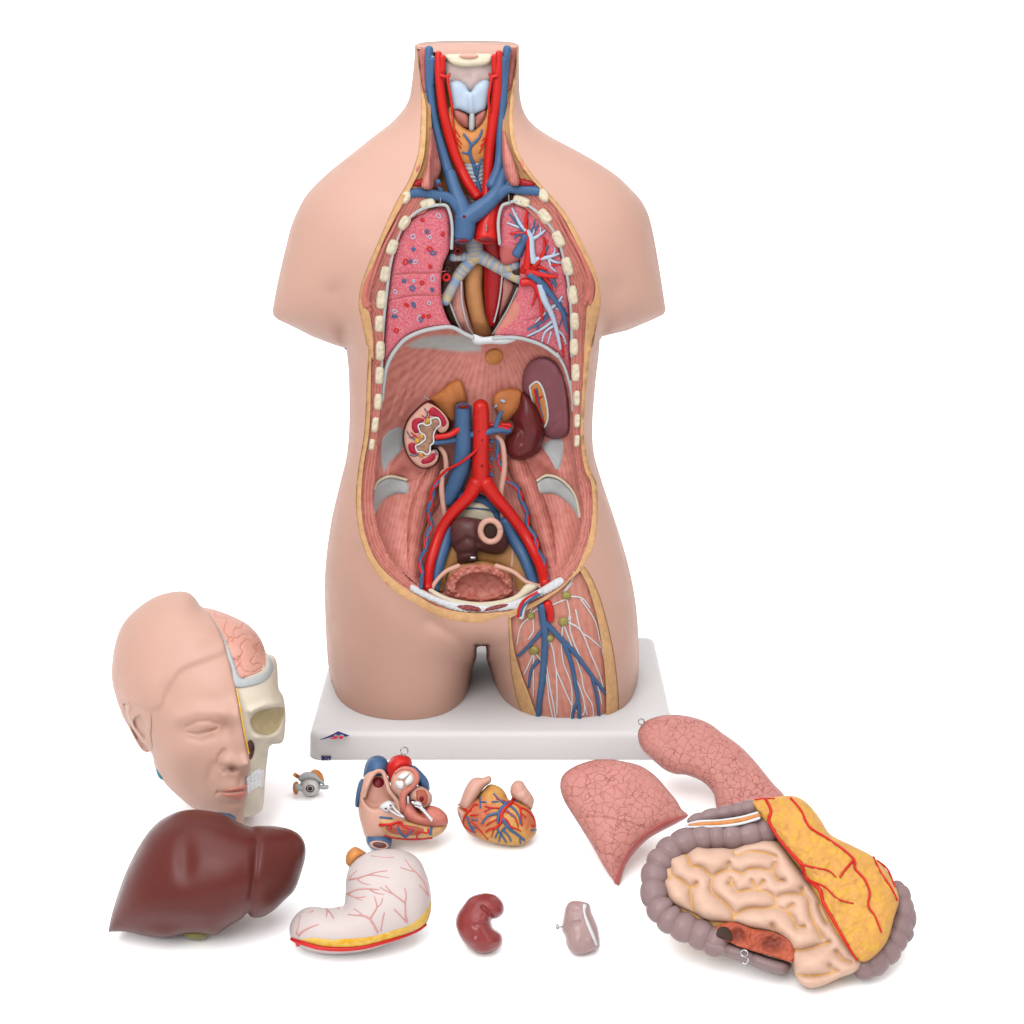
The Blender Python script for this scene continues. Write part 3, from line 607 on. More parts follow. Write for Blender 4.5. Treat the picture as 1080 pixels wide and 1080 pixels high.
relief('lung_root', z('C', '680,380 712,372 722,400 690,404'), M['dark'], T, base=47, bulge=2, R=3, back=5, res=1.3, n=4)
# superior vena cava and brachiocephalic veins; arch of the aorta
hv = lambda P: np.interp(np.abs(P[:, 0]-500), [12, 50, 75], [55, 62, 70])*0+np.maximum(E(P)-np.interp(np.abs(P[:, 0]-495), [10, 40, 70], [12, 9, 4]), 50)
tubes('vena_cava', [run(z('C', '245,56 300,52 350,62 410,75 450,110 480,160'), hv, [4.6, 4.8, 5.2, 7.5], n=8, lift=0), run(z('C', '795,46 720,40 660,36 610,75 550,120 490,160'), hv, [4.6, 4.8, 6, 7.5], n=8, lift=0),
      run(z('C', '418,-30 432,20 450,70 470,120 482,170'), [41, 48, 54, 57], [5.6, 6.4, 7.6, 9.4], n=8), run(z('C', '652,-40 640,0 622,45 585,90 540,125 490,160'), [40, 48, 54, 57, 58], [5.6, 6.2, 7, 7.6, 8.6, 9.4], n=8), run(z('C', '483,150 482,190 476,240'), [58, 57, 57], [10.2, 10.6, 10]),
      run(z('C', '380,50 372,20 366,5'), [56, 58], [2.2, 3]), run(z('C', '655,30 668,10 680,0'), [56, 58], [2.2, 3])], M['blue'], T, sides=18)
relief('vessel_opening', zell('C', 474, 256, 36, 14), M['blue'], T, base=62, bulge=6, R=3, back=4, res=1.1, n=2)
relief('vessel_opening', zell('C', 474, 257, 27, 9), M['holered'], T, base=67.5, bulge=1.6, R=3, back=2, res=1.1, n=2)
relief('vessel_opening', zell('C', 478, 155, 8, 8), M['holered'], T, base=67, bulge=1.6, R=3, back=2, res=.9, n=2)
tubes('aorta', [run(z('C', '600,90 588,140 575,190 570,240'), [44, 48, 51, 53], [7, 9, 10.5, 12]), run(z('C', '560,150 545,200 540,240'), [44, 50], [5, 6])], M['red'], T, sides=18)
relief('vessel_opening', zell('C', 568, 248, 44, 18), M['red'], T, base=57, bulge=8, R=4, back=4, res=1.1, n=2)
relief('vessel_opening', zell('C', 570, 252, 33, 12), M['holered'], T, base=64.2, bulge=1.6, R=3, back=2, res=1.1, n=2)
for c in ((366, 18), (664, 6)):
    relief('vessel_opening', zell('C', c[0]+12, c[1]+2, 10, 9), M['holered'], T, base=60, bulge=1, R=2, back=2, res=.9, n=2)
for r_ in [run(z('C', '378,78 377,100'), 62, .7), run(z('C', '666,62 667,90'), 62, .7), run(z('C', '572,190 571,212'), 66, .8)]: tubes('pin', [r_], M['metal'], T, sides=6)
# bronchial tree of the left lung
def twig(nm, m, L):
    q = {'paleblue': 1.2, 'red': 1.2, 'blue': 1.12}[m]; L = [(s, a*q, b*q) for s, a, b in L]
    tubes(nm, [run(z('C', s), llH, [a, b], n=5, lift=a*.7) for s, a, b in L], M[m], T, sides=8)
twig('bronchial_tree', 'paleblue', [('772,345 764,300 760,240 735,205', 3, 2), ('740,210 715,185 680,118', 2, .8), ('735,205 700,195 660,180', 1.4, .7), ('762,250 790,235 820,212', 1.8, .8), ('785,238 800,222 800,200', 1, .6), ('765,235 772,215 768,190', 1, .6),
  ('775,335 830,325 880,310', 2.2, .9), ('830,325 862,345 905,350', 1.4, .7), ('850,318 862,298 858,285', 1, .5), ('835,330 845,365 865,385', 1.3, .6), ('800,440 815,500 845,560 865,620 885,712', 3.6, 1.2), ('843,540 870,520 892,490', 1.6, .8), ('862,610 820,640 806,682', 1.4, .7),
  ('855,590 810,625 745,658', 1.4, .7), ('868,630 895,655 908,690', 1.2, .7), ('826,520 818,490 800,460', 2.5, 2), ('868,540 900,560 905,590', 1, .6), ('690,150 705,140', .8, .5), ('820,560 780,600', 1, .6), ('845,640 830,690', .9, .5), ('877,505 896,512', .8, .5)])
twig('lung_artery', 'blue', [('700,312 712,290 728,262 735,235', 5, 3), ('735,232 712,225 690,245', 1.6, .8), ('728,215 700,180 668,142', 1.6, .7), ('752,232 768,205 775,172', 1.4, .7), ('790,190 775,220', .9, .6), ('830,280 812,318 800,340', 1.4, 1), ('755,395 800,430 850,490 895,560 912,640', 4, 1.1), ('870,520 895,545 915,575', 1.3, .7),
  ('840,555 810,595 745,632', 1.8, .8), ('795,600 785,640 765,655', 1, .6), ('800,385 850,410 862,452', 2, .9), ('882,500 888,530 905,545', 1, .6), ('840,430 870,440', 1, .6), ('895,575 880,620', .9, .5)])
twig('lung_vein', 'red', [('742,372 748,320 750,260 738,190 742,130', 3.6, .9), ('738,222 708,222 672,226', 1.5, .8), ('772,362 800,330 818,290 812,238', 2.4, .9), ('814,270 830,255', 1, .6), ('745,385 790,395 840,405 872,405', 3.5, 1), ('800,395 830,425 850,460', 2, .8), 
  ('845,360 885,355', 1.1, .6), ('790,365 830,380', 1.4, .7), ('745,180 735,160', 1, .6)])
twig('lung_vein', 'red', [('722,432 760,430 785,460 800,510 806,590', 3.6, 1), ('784,470 774,505 765,530', 1.3, .6)])
twig('lung_vein', 'red', [('882,660 892,700 898,748', 1.3, .7)])
relief('lung_vein', z('C', '718,362 740,345 775,355 800,350 785,385 750,395 715,395'), M['red'], T, base=lambda P: llH(P)-1, bulge=4.5, R=4, back=3, res=1.2, n=4)

# ------------------------------------------------------------------ diaphragm and abdomen
AB = np.vstack([sp(z('P', '403,425 405,395 411,375 421,361 436,351 453,345 475,344 490,350 502,355 520,356 542,355 562,360 580,369 590,378 597,397 603,420 605,436')),
     sp(z('D', '905,440 920,560')+z('E', '930,80 945,180 930,290 885,390 850,450 790,490 720,530 640,566 530,576 400,556 300,510 220,450 155,370 108,260 90,130')+z('D', '105,480 112,400'))])
AB = resample(AB, 5)
ABF = puff(AB, 28, 2.)
psoL = z('D', '330,520 320,600') + z('E', '290,90 262,200 250,330 255,450')
psoR = z('D', '680,530 700,600') + z('E', '720,80 770,200 800,320 805,430')
def abH0(P):
    b = np.clip(ABF(P), 0, 1)**.5
    return E(P)-13-54*b
abd = add(ridge(psoL, 13, 14), ridge(psoR, 13, 14), ridge(z('D', '515,150 520,300 525,500')+z('E', '520,150'), 10, 22), ridge(z('D', '250,520 160,560'), 5, 10), ridge(z('D', '760,520 860,560'), 5, 10), ridge(z('D', '215,500 140,600'), 4, 8), ridge(z('D', '770,500 850,600'), 4, 8),
          *[ridge(z('D', s), -2.2, 1.5) for s in ('290,80 250,180 200,330', '240,120 190,230 150,350', '340,70 300,160 250,260')])
def abcol(P):
    ax, ay = P[:, 0]-518, P[:, 1]-322; an = np.arctan2(ax, ay+.1)
    up = np.sin(an*95+.9*vn(P, 16, 3)+1.5*np.sin(an*17)); lo = np.sin((P[:, 0]-505-(P[:, 1]-600)*.22*np.sign(P[:, 0]-505))*1.5+1.2*vn(P, 12, 9))
    k = np.clip((P[:, 1]-440)/60, 0, 1); s = up*(1-k)+lo*k
    s = np.clip(.45+.3*s+.3*vn(P, 4, 8), 0, 1)[:, None]**1.5
    a, b = np.array([243, 162, 148.]), np.array([218, 128, 115.])
    c = a*(1-s)+b*s
    g = inside(P, spline(z('D', '215,55 300,12 430,5 500,18 540,60 520,85 440,88 330,76 250,72'), 4, True)) ; d = pdist(P, spline(z('D', '215,55 300,12 430,5 500,18 540,60 520,85 440,88 330,76 250,72'), 4, True), True)
    gk = np.clip(np.where(g, d/4, 0), 0, 1)[:, None]
    return c*(1-gk)+np.array([204, 204, 200.])*gk
_, abH = relief('abdominal_wall', AB, M['painted'], T, base=abH0, bulge=0.01, R=4, back=4, res=1.45, n=0, detail=abd, color=abcol)
# ridge of the diaphragm
edge('diaphragm_edge', 'C', '131,930 138,860 148,800 165,755 190,715 232,670 300,638 380,622 430,622 480,648 515,664', lambda P: E(P)-12, 2.2)
edge('diaphragm_edge', 'C', '600,668 690,664 770,682 830,710 880,748', lambda P: E(P)-12, 2.0)
edge('diaphragm_edge', 'D', '838,88 872,150 896,235 907,318', lambda P: E(P)-12, 1.6)
relief('tendon', z('C', '520,650 560,662 620,655 668,658 700,672 650,692 590,690 530,694 508,670'), M['white'], T, base=lambda P: E(P)-14, bulge=4, R=4, back=8, res=1.4, n=4)
relief('gullet_section', zell('D', 583, 102, 38, 32, -20), M['gland'], T, base=lambda P: abH(P)+1, bulge=4, R=5, back=4, res=1.3, n=2, detail=lambda P: .8*vn(P, 3, 4))
# iliac cartilage plates
for s in ('128,432 205,385 212,470 160,530 130,575', '778,462 830,432 866,452 856,540 832,572 800,520'):
    relief('cartilage', z('D', s), M['grey'], T, base=lambda P: abH(P)-.5, bulge=3, R=7, back=3, res=1.5, n=3)
for s in ('95,110 112,72 160,50 228,66 232,118 185,120 130,150 90,218', '758,70 800,48 860,70 910,130 932,232 895,172 830,122 765,118'):
    relief('iliac_crest', z('E', s), M['grey'], T, base=lambda P: abH(P)-.5, bulge=5, R=7, back=3, res=1.5, n=4)
for s in ('95,100 112,68 160,48 228,62', '758,66 800,44 860,64 912,126 932,215'):
    tubes('bone_edge', [run(z('E', s), abH, 1.6, lift=2.5)], M['bone'], T)
for s, a in (('330,520 380,480 395,560 372,640 370,700 330,760 300,840 295,1000 235,990 222,860 235,720 280,600', -1), ('620,520 700,500 760,600 815,740 838,870 840,960 790,960 742,850 700,740 655,610', 1)):
    ss = [(x, y) for x, y in z('D', s)]
    relief('psoas_muscle', ss, M['painted'], T, base=lambda P: abH(P)-4, bulge=9, R=9, back=4, res=1.5, n=5, color=stri((228,144,130), (186,100,90), lambda P, a=a: (P[:, 0]-a*(P[:, 1]-550)*(.28 if a > 0 else .22))*1.8))
for s in ('200,480 300,440 330,520 250,620 190,590 140,640 150,560', '690,480 800,470 850,560 870,640 800,590 760,620'):
    relief('lumbar_muscle', z('D', s), M['painted'], T, base=lambda P: abH(P)-3, bulge=6, R=9, back=4, res=1.5, n=4, color=stri((226,142,128), (192,106,96), lambda P: (P[:, 0]*.5+P[:, 1])*2 ))
# spleen
_, spH = relief('spleen', z('D', '698,180 720,130 760,104 810,110 850,150 872,215 886,300 887,400 860,432 800,430 765,380 745,300 700,240'), M['spleen'], T, base=lambda P: abH(P)+2, bulge=17, R=14, back=6, res=1.6, n=5, detail=ridge(z('D', '850,170 862,260 850,360 800,410'), -1.6, 2))
spl = z('D', '728,222 760,203 787,250 802,340 787,388 765,383 754,320 735,262')
relief('spleen_hilum', spl, M['gland'], T, base=lambda P: spH(P)-1, bulge=2, R=3, back=2, res=1.2, n=4)
tubes('hilum_edge', [run(spl+[spl[0]], spH, 1.1, lift=.6)], M['white'], T)
tubes('spleen_artery', [run(z('D', '748,235 760,290 778,340 785,370'), spH, [1.4, .9], lift=1.4), run(z('D', '760,290 768,270 778,262'), spH, .8, lift=1.4)], M['red'], T)
tubes('spleen_vein', [run(z('D', '756,230 768,300 782,350'), spH, [1, .7], lift=1.6)], M['blue'], T)
# adrenal glands
relief('adrenal_gland', z('D', '318,272 370,235 402,208 440,193 462,230 470,292 432,300 425,362 400,372 368,330 335,288'), M['adrenal'], T, base=lambda P: abH(P)+4, bulge=10, R=6, back=8, res=1.3, n=4)
_, adH = relief('adrenal_gland', z('D', '577,292 590,250 630,230 682,233 702,262 690,320 658,352 622,372 602,342'), M['adrenal'], T, base=lambda P: abH(P)+4, bulge=10, R=6, back=8, res=1.3, n=4)
tubes('gland_vein', [run(z('D', '612,278 625,284'), adH, 1.6), run(z('D', '585,308 592,300'), adH, 1.3)], M['paleblue'], T)
# sectioned kidney
ko = z('M', '375,290 430,310 520,390 590,460 615,530 565,590 500,615 458,600 435,612 420,660 408,712 425,735 462,748 487,795 480,860 430,920 345,942 270,925 200,860 150,760 130,660 140,560 180,460 270,360 340,300')
_, kH = relief('sectioned_kidney', ko, M['maroon'], T, base=lambda P: abH(P)+4, bulge=16, R=6, back=8, res=1.3, n=5)
fl_ = lambda P: abH0(P)+26
c0 = np.array([442., 460.])
ki = z('M', '385,318 470,366 545,445 572,520 545,580 495,597 468,578 440,562 422,620 416,690 396,730 404,768 440,756 470,792 463,855 420,905 345,928 280,912 212,848 164,750 148,650 158,560 198,470 282,376 345,325')
kb = float(np.max(kH(np.array(ki)*.6+c0*.4)))-5
ks, ksH = relief('kidney_cortex', ki, M['pinkpale'], T, base=kb+6, bulge=3, R=3, back=5, res=1.2, n=5, detail=lambda P: .5*vn(P, 2.5, 6))
for s in ('385,380 420,352 480,392 530,452 550,510 512,545 492,500 462,450 402,438 380,410', '222,492 260,460 310,458 342,480 288,520 290,590 250,602 220,560', '190,702 250,695 250,760 270,802 220,800 188,760', '308,882 320,850 372,830 420,788 446,800 440,842 400,880 340,894'):
    relief('pyramid', z('M', s), M['pyramid'], T, base=ksH, bulge=1.8, R=3, back=2, res=1.1, n=3)
pv = z('M', '395,470 440,455 475,465 490,520 450,560 425,620 425,690 395,720 390,780 360,805 320,780 275,775 255,725 300,700 345,660 340,620 300,590 280,530 320,510 360,530 400,510')
_, pvH = relief('kidney_pelvis', pv, M['painted'], T, base=lambda P: ksH(P)+.3, bulge=2, R=3, back=2, res=1.1, n=4, color=lambda P: np.array([176, 132, 108.])+14*vn(P, 3, 3)[:, None])
tubes('pelvis_edge', [run(pv+[pv[0]], ksH, .85, lift=2.0)], M['white'], T)
for (x, y) in ((370, 485), (310, 632), (270, 675), (305, 805)): relief('papilla', zell('M', x, y, 24, 26), M['omentum'], T, base=lambda P: ksH(P)+1.5, bulge=2, R=3, back=1, res=1., n=2)
tubes('kidney_vessel', [run(z('D', s), ksH, .6, lift=.8) for s in ('290,340 310,355 325,330', '245,410 270,430 262,445', '270,500 290,505 320,490', '330,310 310,330', '240,430 262,425')], M['red'], T, sides=6)
tubes('kidney_vessel', [run(z('D', s), ksH, .6, lift=.8) for s in ('300,312 312,335 302,350', '228,405 245,430 270,440', '240,500 262,505 280,492', '340,480 352,500')], M['blue'], T, sides=6)
# whole kidney
relief('kidney', z('D', '695,243 742,278 780,350 792,400 772,470 732,510 682,522 640,500 624,452 636,412 662,392 655,352 680,300'), M['maroon'], T, base=lambda P: abH(P)+5, bulge=24, R=14, back=8, res=1.4, n=5,
       detail=add(ridge(z('D', '680,380 700,410 690,450'), -2.5, 3), blob(545, 462, 9, 8, 3)))
tubes('hook', [run(z('D', '298,262 308,268 318,275'), kb+12, .8)], M['metal'], T, sides=6)
# great vessels of the belly
h0 = float(abH([(508, 440)])[0])+10
tubes('lower_vena_cava', [run(z('D', '458,308 456,380 458,480 446,560 420,630')+z('E', '395,150'), [h0+10, h0+8, h0+4, h0], [8.6, 8.8, 9.2, 9.2, 8.8, 7.5])]
   + [run(z('D', '470,420 530,414 590,400 648,400'), [h0+8, h0+16, h0+10], [3.6, 3.4, 3.2]), run(z('D', '585,398 600,355 612,325'), [h0+12, h0+12], [3, 2]), run(z('D', '440,434 390,444 340,450'), [h0+8, h0+14], [3.6, 3.4, 3]), run(z('D', '600,400 640,408'), h0+10, 2.4)]
   + [run(z('E', '430,60 440,120')+z('E','480,130 540,150 580,185 600,225'), [h0, h0-2, h0-4], [6, 6, 6, 6]),
      run(z('E', '628,225 656,292 696,360 726,430 744,490'), lambda P: np.maximum(abH(P)+10, np.interp(P[:, 1], [500, 560, 620], [h0+4, h0+8, h0+28])), [6.2, 6.6, 6.2, 5.6]), run(z('E', '405,250 388,310 366,380 350,440 340,505'), lambda P: np.maximum(abH(P)+10, np.interp(P[:, 1], [500, 560, 620], [h0+4, h0+8, h0+28])), [6, 6.4, 6.2, 5.6])], M['blue'], T, sides=16)
relief('vessel_opening', zell('D', 458, 304, 34, 15), M['blue'], T, base=h0+14, bulge=6, R=3, back=5, res=1.1, n=2)
relief('vessel_opening', zell('D', 458, 304, 25, 9), M['holered'], T, base=h0+19, bulge=1.6, R=2, back=1, res=1., n=2)
tubes('belly_aorta', [run(z('D', '528,296 530,340 530,420 528,500 528,570')+z('E', '528,90'), [h0+16, h0+12, h0+10, h0+8], [8, 8.6, 8.6, 8.6, 9, 9.5]),
   run(z('E', '515,70 480,130 420,192 372,260 338,350 318,430 312,505'), lambda P: np.maximum(abH(P)+12, np.interp(P[:, 1], [500, 560, 620], [h0+8, h0+12, h0+30])), [8.8, 7.2, 6.3, 5.9, 5.7, 5.4, 5.1]), run(z('E', '545,70 590,135 650,205 708,285 755,375 778,430 790,485'), lambda P: np.maximum(abH(P)+12, np.interp(P[:, 1], [500, 560, 620], [h0+8, h0+12, h0+30])), [8.8, 7.2, 6.3, 5.9, 5.7, 5.4, 5.1]),
   run(z('D', '545,380 600,378 650,382'), [h0+8, h0+8], [2.6, 2.6]), run(z('D', '590,385 640,395'), h0+12, 2.2), run(z('D', '440,395 400,420 345,428'), [h0+14, h0+16], [3.2, 3]), run(z('D', '545,400 520,470 450,530 380,570 330,640')+z('E', '318,180'), [h0+18, h0+19, h0+8, h0+10], [1.6, 1.3]),
   run(z('E', '508,120 506,170 512,210'), [h0+4, h0-6], [1.8, 1.4])], M['red'], T, sides=16)
for y in (340, 405, 440, 545):
    relief('branch_opening', zell('D', 522 if y < 440 else 534, y, 5, 4), M['holered'], T, base=h0+20, bulge=1, R=1, back=1, res=.8, n=1)
tubes('lumbar_artery', [run(z('D', f'556,{y} 574,{y+6}'), h0+6, 1.7) for y in (440, 475, 512, 545, 580)], M['red'], T, sides=8)
tubes('lumbar_vein', [run(z('D', f'566,{y+3} 578,{y+8}'), h0+7, 2) for y in (440, 510, 577, 655)], M['blue'], T, sides=8)
# ureters and gonadal vessels
for s in (z('D', '360,468 382,500 388,560')+z('E', '372,40 370,110 382,200 398,255'), z('D', '590,420 615,450 625,520')+z('E', '622,40 610,120 618,200 628,280')):
    tubes('ureter', [run(s, lambda P: np.maximum(abH(P)+6, h0+4), [2.5, 3.2, 2.8])], M['pinkpale'], T)
for s in ('372,300 362,380 362,445', '645,290 658,350 655,415'): tubes('ureter', [run(z('E', s), lambda P: abH(P)+8, 2)], M['pinkpale'], T)
wig = lambda pts, a, ph: [(p[0]+a*math.sin(i*1.9+ph), p[1]) for i, p in enumerate(resample(spline(pts, 6), 8, False))]
GL = z('D', '395,560 350,620')+z('E', '328,130 320,210 322,270 300,340 285,420 292,500'); GR = z('D', '590,430 600,500 622,590')+z('E', '660,80 700,150 718,230 750,310 780,390 800,470')
gh = lambda P: np.maximum(abH(P)+10, h0+4)+.1*np.maximum(P[:, 1]-560, 0)
for g_ in (GL, GR):
    tubes('gonadal_vein', [run(wig(g_, 1.8, 0), gh, [2, 2.2, 2], n=3)], M['blue'], T, sides=8)
    tubes('gonadal_artery', [run(wig(g_[1:], 2.2, 2.6), lambda P: gh(P)+1, [1.5, 1.3], n=3)], M['red'], T, sides=8)
# pelvis
relief('sacrum', z('E', '400,225 440,170 500,150 570,175 610,235 560,250 440,245'), M['bone'], T, base=lambda P: abH(P)+3, bulge=5, R=8, back=4, res=1.5, n=4)
tubes('sacral_vein', [run(z('E', '425,185 500,178 590,188'), lambda P: abH(P)+8, .9)], M['blue'], T)
relief('pelvic_floor', z('E', '385,250 640,260 700,330 735,430 712,505 680,510 655,440 600,405 500,392 430,405 390,450 378,510 345,500 350,420 370,330'), M['tan'], T, base=lambda P: abH(P)+6, bulge=5, R=8, back=4, res=2, n=4)
rb = float(abH([(505, 580)])[0])
_, rcH = relief('rectum', z('E', '408,245 450,214 520,220 560,235 620,270 640,325 612,362 560,362 515,352 512,400 440,402 428,360 408,320'), M['rectum'], T, base=rb+14, bulge=20, R=12, back=10, res=1.5, n=5, detail=add(ridge(z('E', '430,330 470,300 520,320'), -3, 3), ridge(z('E', '520,235 515,340'), -3, 3.5), ridge(z('E','440,365 510,355'),-2,2)))
rp = zell('E', 568, 270, 40, 44, -10, 24)
relief('rectum_opening', zell('E', 568, 270, 34, 38, -10), M['dark'], T, base=rb+33, bulge=2, R=5, back=2, res=1.3, n=2)
tubes('rectum_rim', [(TF.at(rp+[rp[0]], rb+36), 3.2)], M['pinkpale'], T, sides=12)
relief('magnet', z('E', '485,375 508,375 508,390 485,390'), M['metal'], T, base=rb+36, bulge=1, R=1, back=4, res=1, n=0)
# bladder with folded lining
bl = z('E', '378,522 388,455 430,412 500,394 560,396 622,420 660,460 670,522 640,546 590,556 530,562 460,556 410,545')
eb = float(E([(507, 620)])[0])
relief('bladder', bl, M['oesoph'], T, base=eb-58, bulge=10, R=6, back=8, res=1.5, n=4)
def bcol(P):
    s = np.clip(.5+.6*vn(P, 3, 11), 0, 1)[:, None]; return np.array([204, 112, 98.])*(1-s)+np.array([222, 146, 130.])*s
bi = z('E', '388,520 398,462 438,425 500,408 560,410 615,430 652,466 660,520 630,542 590,550 530,556 460,550 415,540')
bh = puff(spline(z('E', '425,500 450,460 500,442 560,442 610,465 632,500 600,530 560,540 530,552 500,540 450,530'), 5, True), 8, 1.)
relief('bladder_lining', bi, M['painted'], T, base=eb-31.5, bulge=4, R=3, back=3, res=1.0, n=4, color=bcol, detail=lambda P: -13*bh(P)**.5+2.2*vn(P, 2.6, 21)*(1-bh(P))**2+.7*vn(P, 5, 5))
for s in ('440,412 385,436 345,478 325,515', '590,412 660,436 715,478 775,497'):
    tubes('seminal_duct', [run(z('E', s), [eb-34, eb-24, eb-16], [2.8, 2.2, 2.6])], M['pinkpale'], T)
relief('pubic_bone', z('E', '318,500 400,540 530,560 660,536 715,486 760,500 700,545 640,575 530,590 400,572 325,530'), M['bone'], T, base=lambda P: E(P)-15, bulge=4, R=3, back=8, res=1.4, n=4)
_, liH = relief('ligament', z('E', '250,488 310,520 400,556 530,572 620,566 700,540 780,498 850,458 869,486 800,528 725,562 705,600 672,602 664,594 600,600 530,604 430,598 330,560 244,518'), M['white'], T, base=lambda P: E(P)-5, bulge=4, R=3, back=8, res=1.3, n=3, detail=lambda P: .8*np.sin((P[:, 1]+.25*(P[:, 0]-507)*np.sign(507-P[:, 0]))*2.6))
for s in ('430,574 480,571 528,584 520,598 460,592', '540,596 560,580 600,570 642,567 625,580 580,593'):
    relief('muscle_section', z('E', s), M['kidney'], T, base=liH, bulge=1.2, R=2, back=1, res=1., n=3)
tubes('cord_sheath', [run(z('E', '770,518 724,546 702,578 692,622'), lambda P: skinH(P)-.5, [2.6, 3])], M['white'], T)
tubes('spermatic_cord', [run(z('E', '760,520 715,545 690,575 682,618'), lambda P: skinH(P)+1, [1.7, 2])], M['red'], T)
tubes('spermatic_cord', [run(z('E', '768,525 725,552 700,580 690,615'), lambda P: skinH(P)+2, [1.5, 1.7])], M['blue'], T)

# ------------------------------------------------------------------ opened groin
wb = lambda P: skinH(P)-7
pan = np.vstack([spline(z('F', '588,182 640,165 700,130 760,80 790,52'), 4), spline(z('F', '790,52 815,95 840,180 858,290 866,400 866,480'), 4)[1:], [(641, 815), (568, 815)], spline(z('F', '668,495 636,405 617,356 594,275 588,190'), 4)[:-1]])
_, gH = relief('thigh_muscle', pan, M['painted'], T, base=wb, bulge=1.5, R=5, back=4, res=1.6, n=0, trim=tb, color=stri((224,152,134), (212,136,120), lambda P: (P[:, 0]-.1*P[:, 1])*.9), detail=lambda P: .5*vn(P, 6, 3))
relief('fat_border', np.vstack([spline(z('F', '783,50 800,47 822,80 850,150 880,270 895,380 900,480'), 4), [(653, 815), (638, 815)], spline(z('F', '862,480 862,400 854,300 836,190 810,100'), 4)]), M['fat'], T, base=lambda P: skinH(P)-1.6, bulge=1.0, R=3, back=5, res=1.6, n=0, trim=tb)
relief('fat_border', np.vstack([spline(z('F', '583,182 585,259 593,356 610,432 634,491'), 4), [(560, 815), (574, 815)], spline(z('F', '672,495 640,405 621,356 598,275 590,186'), 4)]), M['fat'], T, base=lambda P: skinH(P)-1.6, bulge=1.0, R=3, back=5, res=1.5, n=0, trim=tb)
FL = lambda L: [run(z('F', s), gH, [a, b], lift=min(a, b)*.5) for s, a, b in L]
zc_ = 488
tubes('femoral_vein', FL([('678,158 682,200 688,240 686,300 680,370 672,430 668,486', 4.2, 3.2), ('688,205 725,245 770,290 815,350 862,410', 3.4, 1.8), ('740,262 762,320 776,390 784,440 787,488', 2.8, 2), ('684,225 650,265 612,303', 2.6, 1.6), ('668,315 648,345 642,392', 2.4, 1.2), ('822,362 836,420 843,478', 2, 1.6), ('780,432 768,460 766,488', 2, 1.6)]), M['blue'], T, sides=12)
tubes('femoral_artery', FL([('694,152 702,175 703,200', 5, 3.6)]), M['red'], T, sides=12)
_ly = ['748,132 790,136 812,158', '748,132 758,180 752,205', '752,205 790,230 820,300 845,360 856,405', '790,140 830,200 845,260 858,315', '740,205 735,260 740,320 762,380 765,440 760,486', '652,188 620,215 608,270', '652,190 655,230 640,255', '700,252 712,290 720,340 745,400 765,445', '700,260 690,300 700,380 712,440 718,482',
       '657,290 640,330 628,355', '662,295 680,320 692,360 700,430 712,486', '657,290 655,350 655,420', '740,210 770,290 790,350 800,400 822,440 826,480', '720,340 722,400 722,470', '775,170 790,230 815,250 850,280', '760,190 762,240 800,330 835,380 850,440', '765,345 790,400 800,440 795,470 768,450', '800,440 808,470', '650,180 680,160 700,165', '740,120 765,85 770,62', '735,130 765,95', '660,155 650,165 645,180', '748,140 700,160', '812,158 816,164']
tubes('lymph_vessel', FL([(s, .85, .7) for s in _ly]), M['white'], T, sides=6)
for (x, y, r) in ((748, 130, 15), (648, 188, 12), (740, 205, 15), (700, 252, 14), (657, 287, 15)):
    relief('lymph_node', [(p[0]+rng.uniform(-.5, .5), p[1]+rng.uniform(-.5, .5)) for p in zell('F', x, y, r, r*.9, n=8)], M['node'], T, base=gH, bulge=4.5, R=5, back=2, res=1., n=3)
# ------------------------------------------------------------------ head
HF = tilt(205, 862, .026, 62)
Hd = thing('head_model', tuple(HF.at([(205, 862)], -5)[0]*[1, 1, 0]), 'bald head model with half its face cut away to skull and brain, behind the liver', 'anatomical head')
GH = z('G', '390,58 340,55 260,75 180,125 120,190 90,260 73,350 72,430 88,500 110,560 150,620 200,690 240,740 256,800 300,868 360,925 420,972 520,1012 590,1032 628,1034 636,1006 690,992 710,960 716,900 720,830 728,760 740,705 790,692 802,640 805,570 795,500 775,460 771,380 760,335 722,315 715,290 690,240 640,190 570,155 500,130 452,120 420,80')
HP = spline(GH, 5, True); HPF = puff(HP, 30, 1.2)
def headH(P): return 78*HPF(np.atleast_2d(np.asarray(P, float)))**.5
capl = spline(z('G', '550,305 490,335 400,368 350,400 305,475 275,540 225,556 190,540 120,560 60,430 100,150 300,30 420,50 560,250'), 5, True)
def step(poly, amp, w_):
    def f(P):
        d = pdist(P, poly, True)*np.where(inside(P, poly), 1, -1); return amp/(1+np.exp(-d/w_*2))
    return f
g = lambda x, y: (100+x/4, 610+y/4)
earin = spline(z('J', '150,190 260,170 380,230 500,330 540,460 540,700 560,900 500,930 430,850 340,700 230,480 160,330'), 4, True)
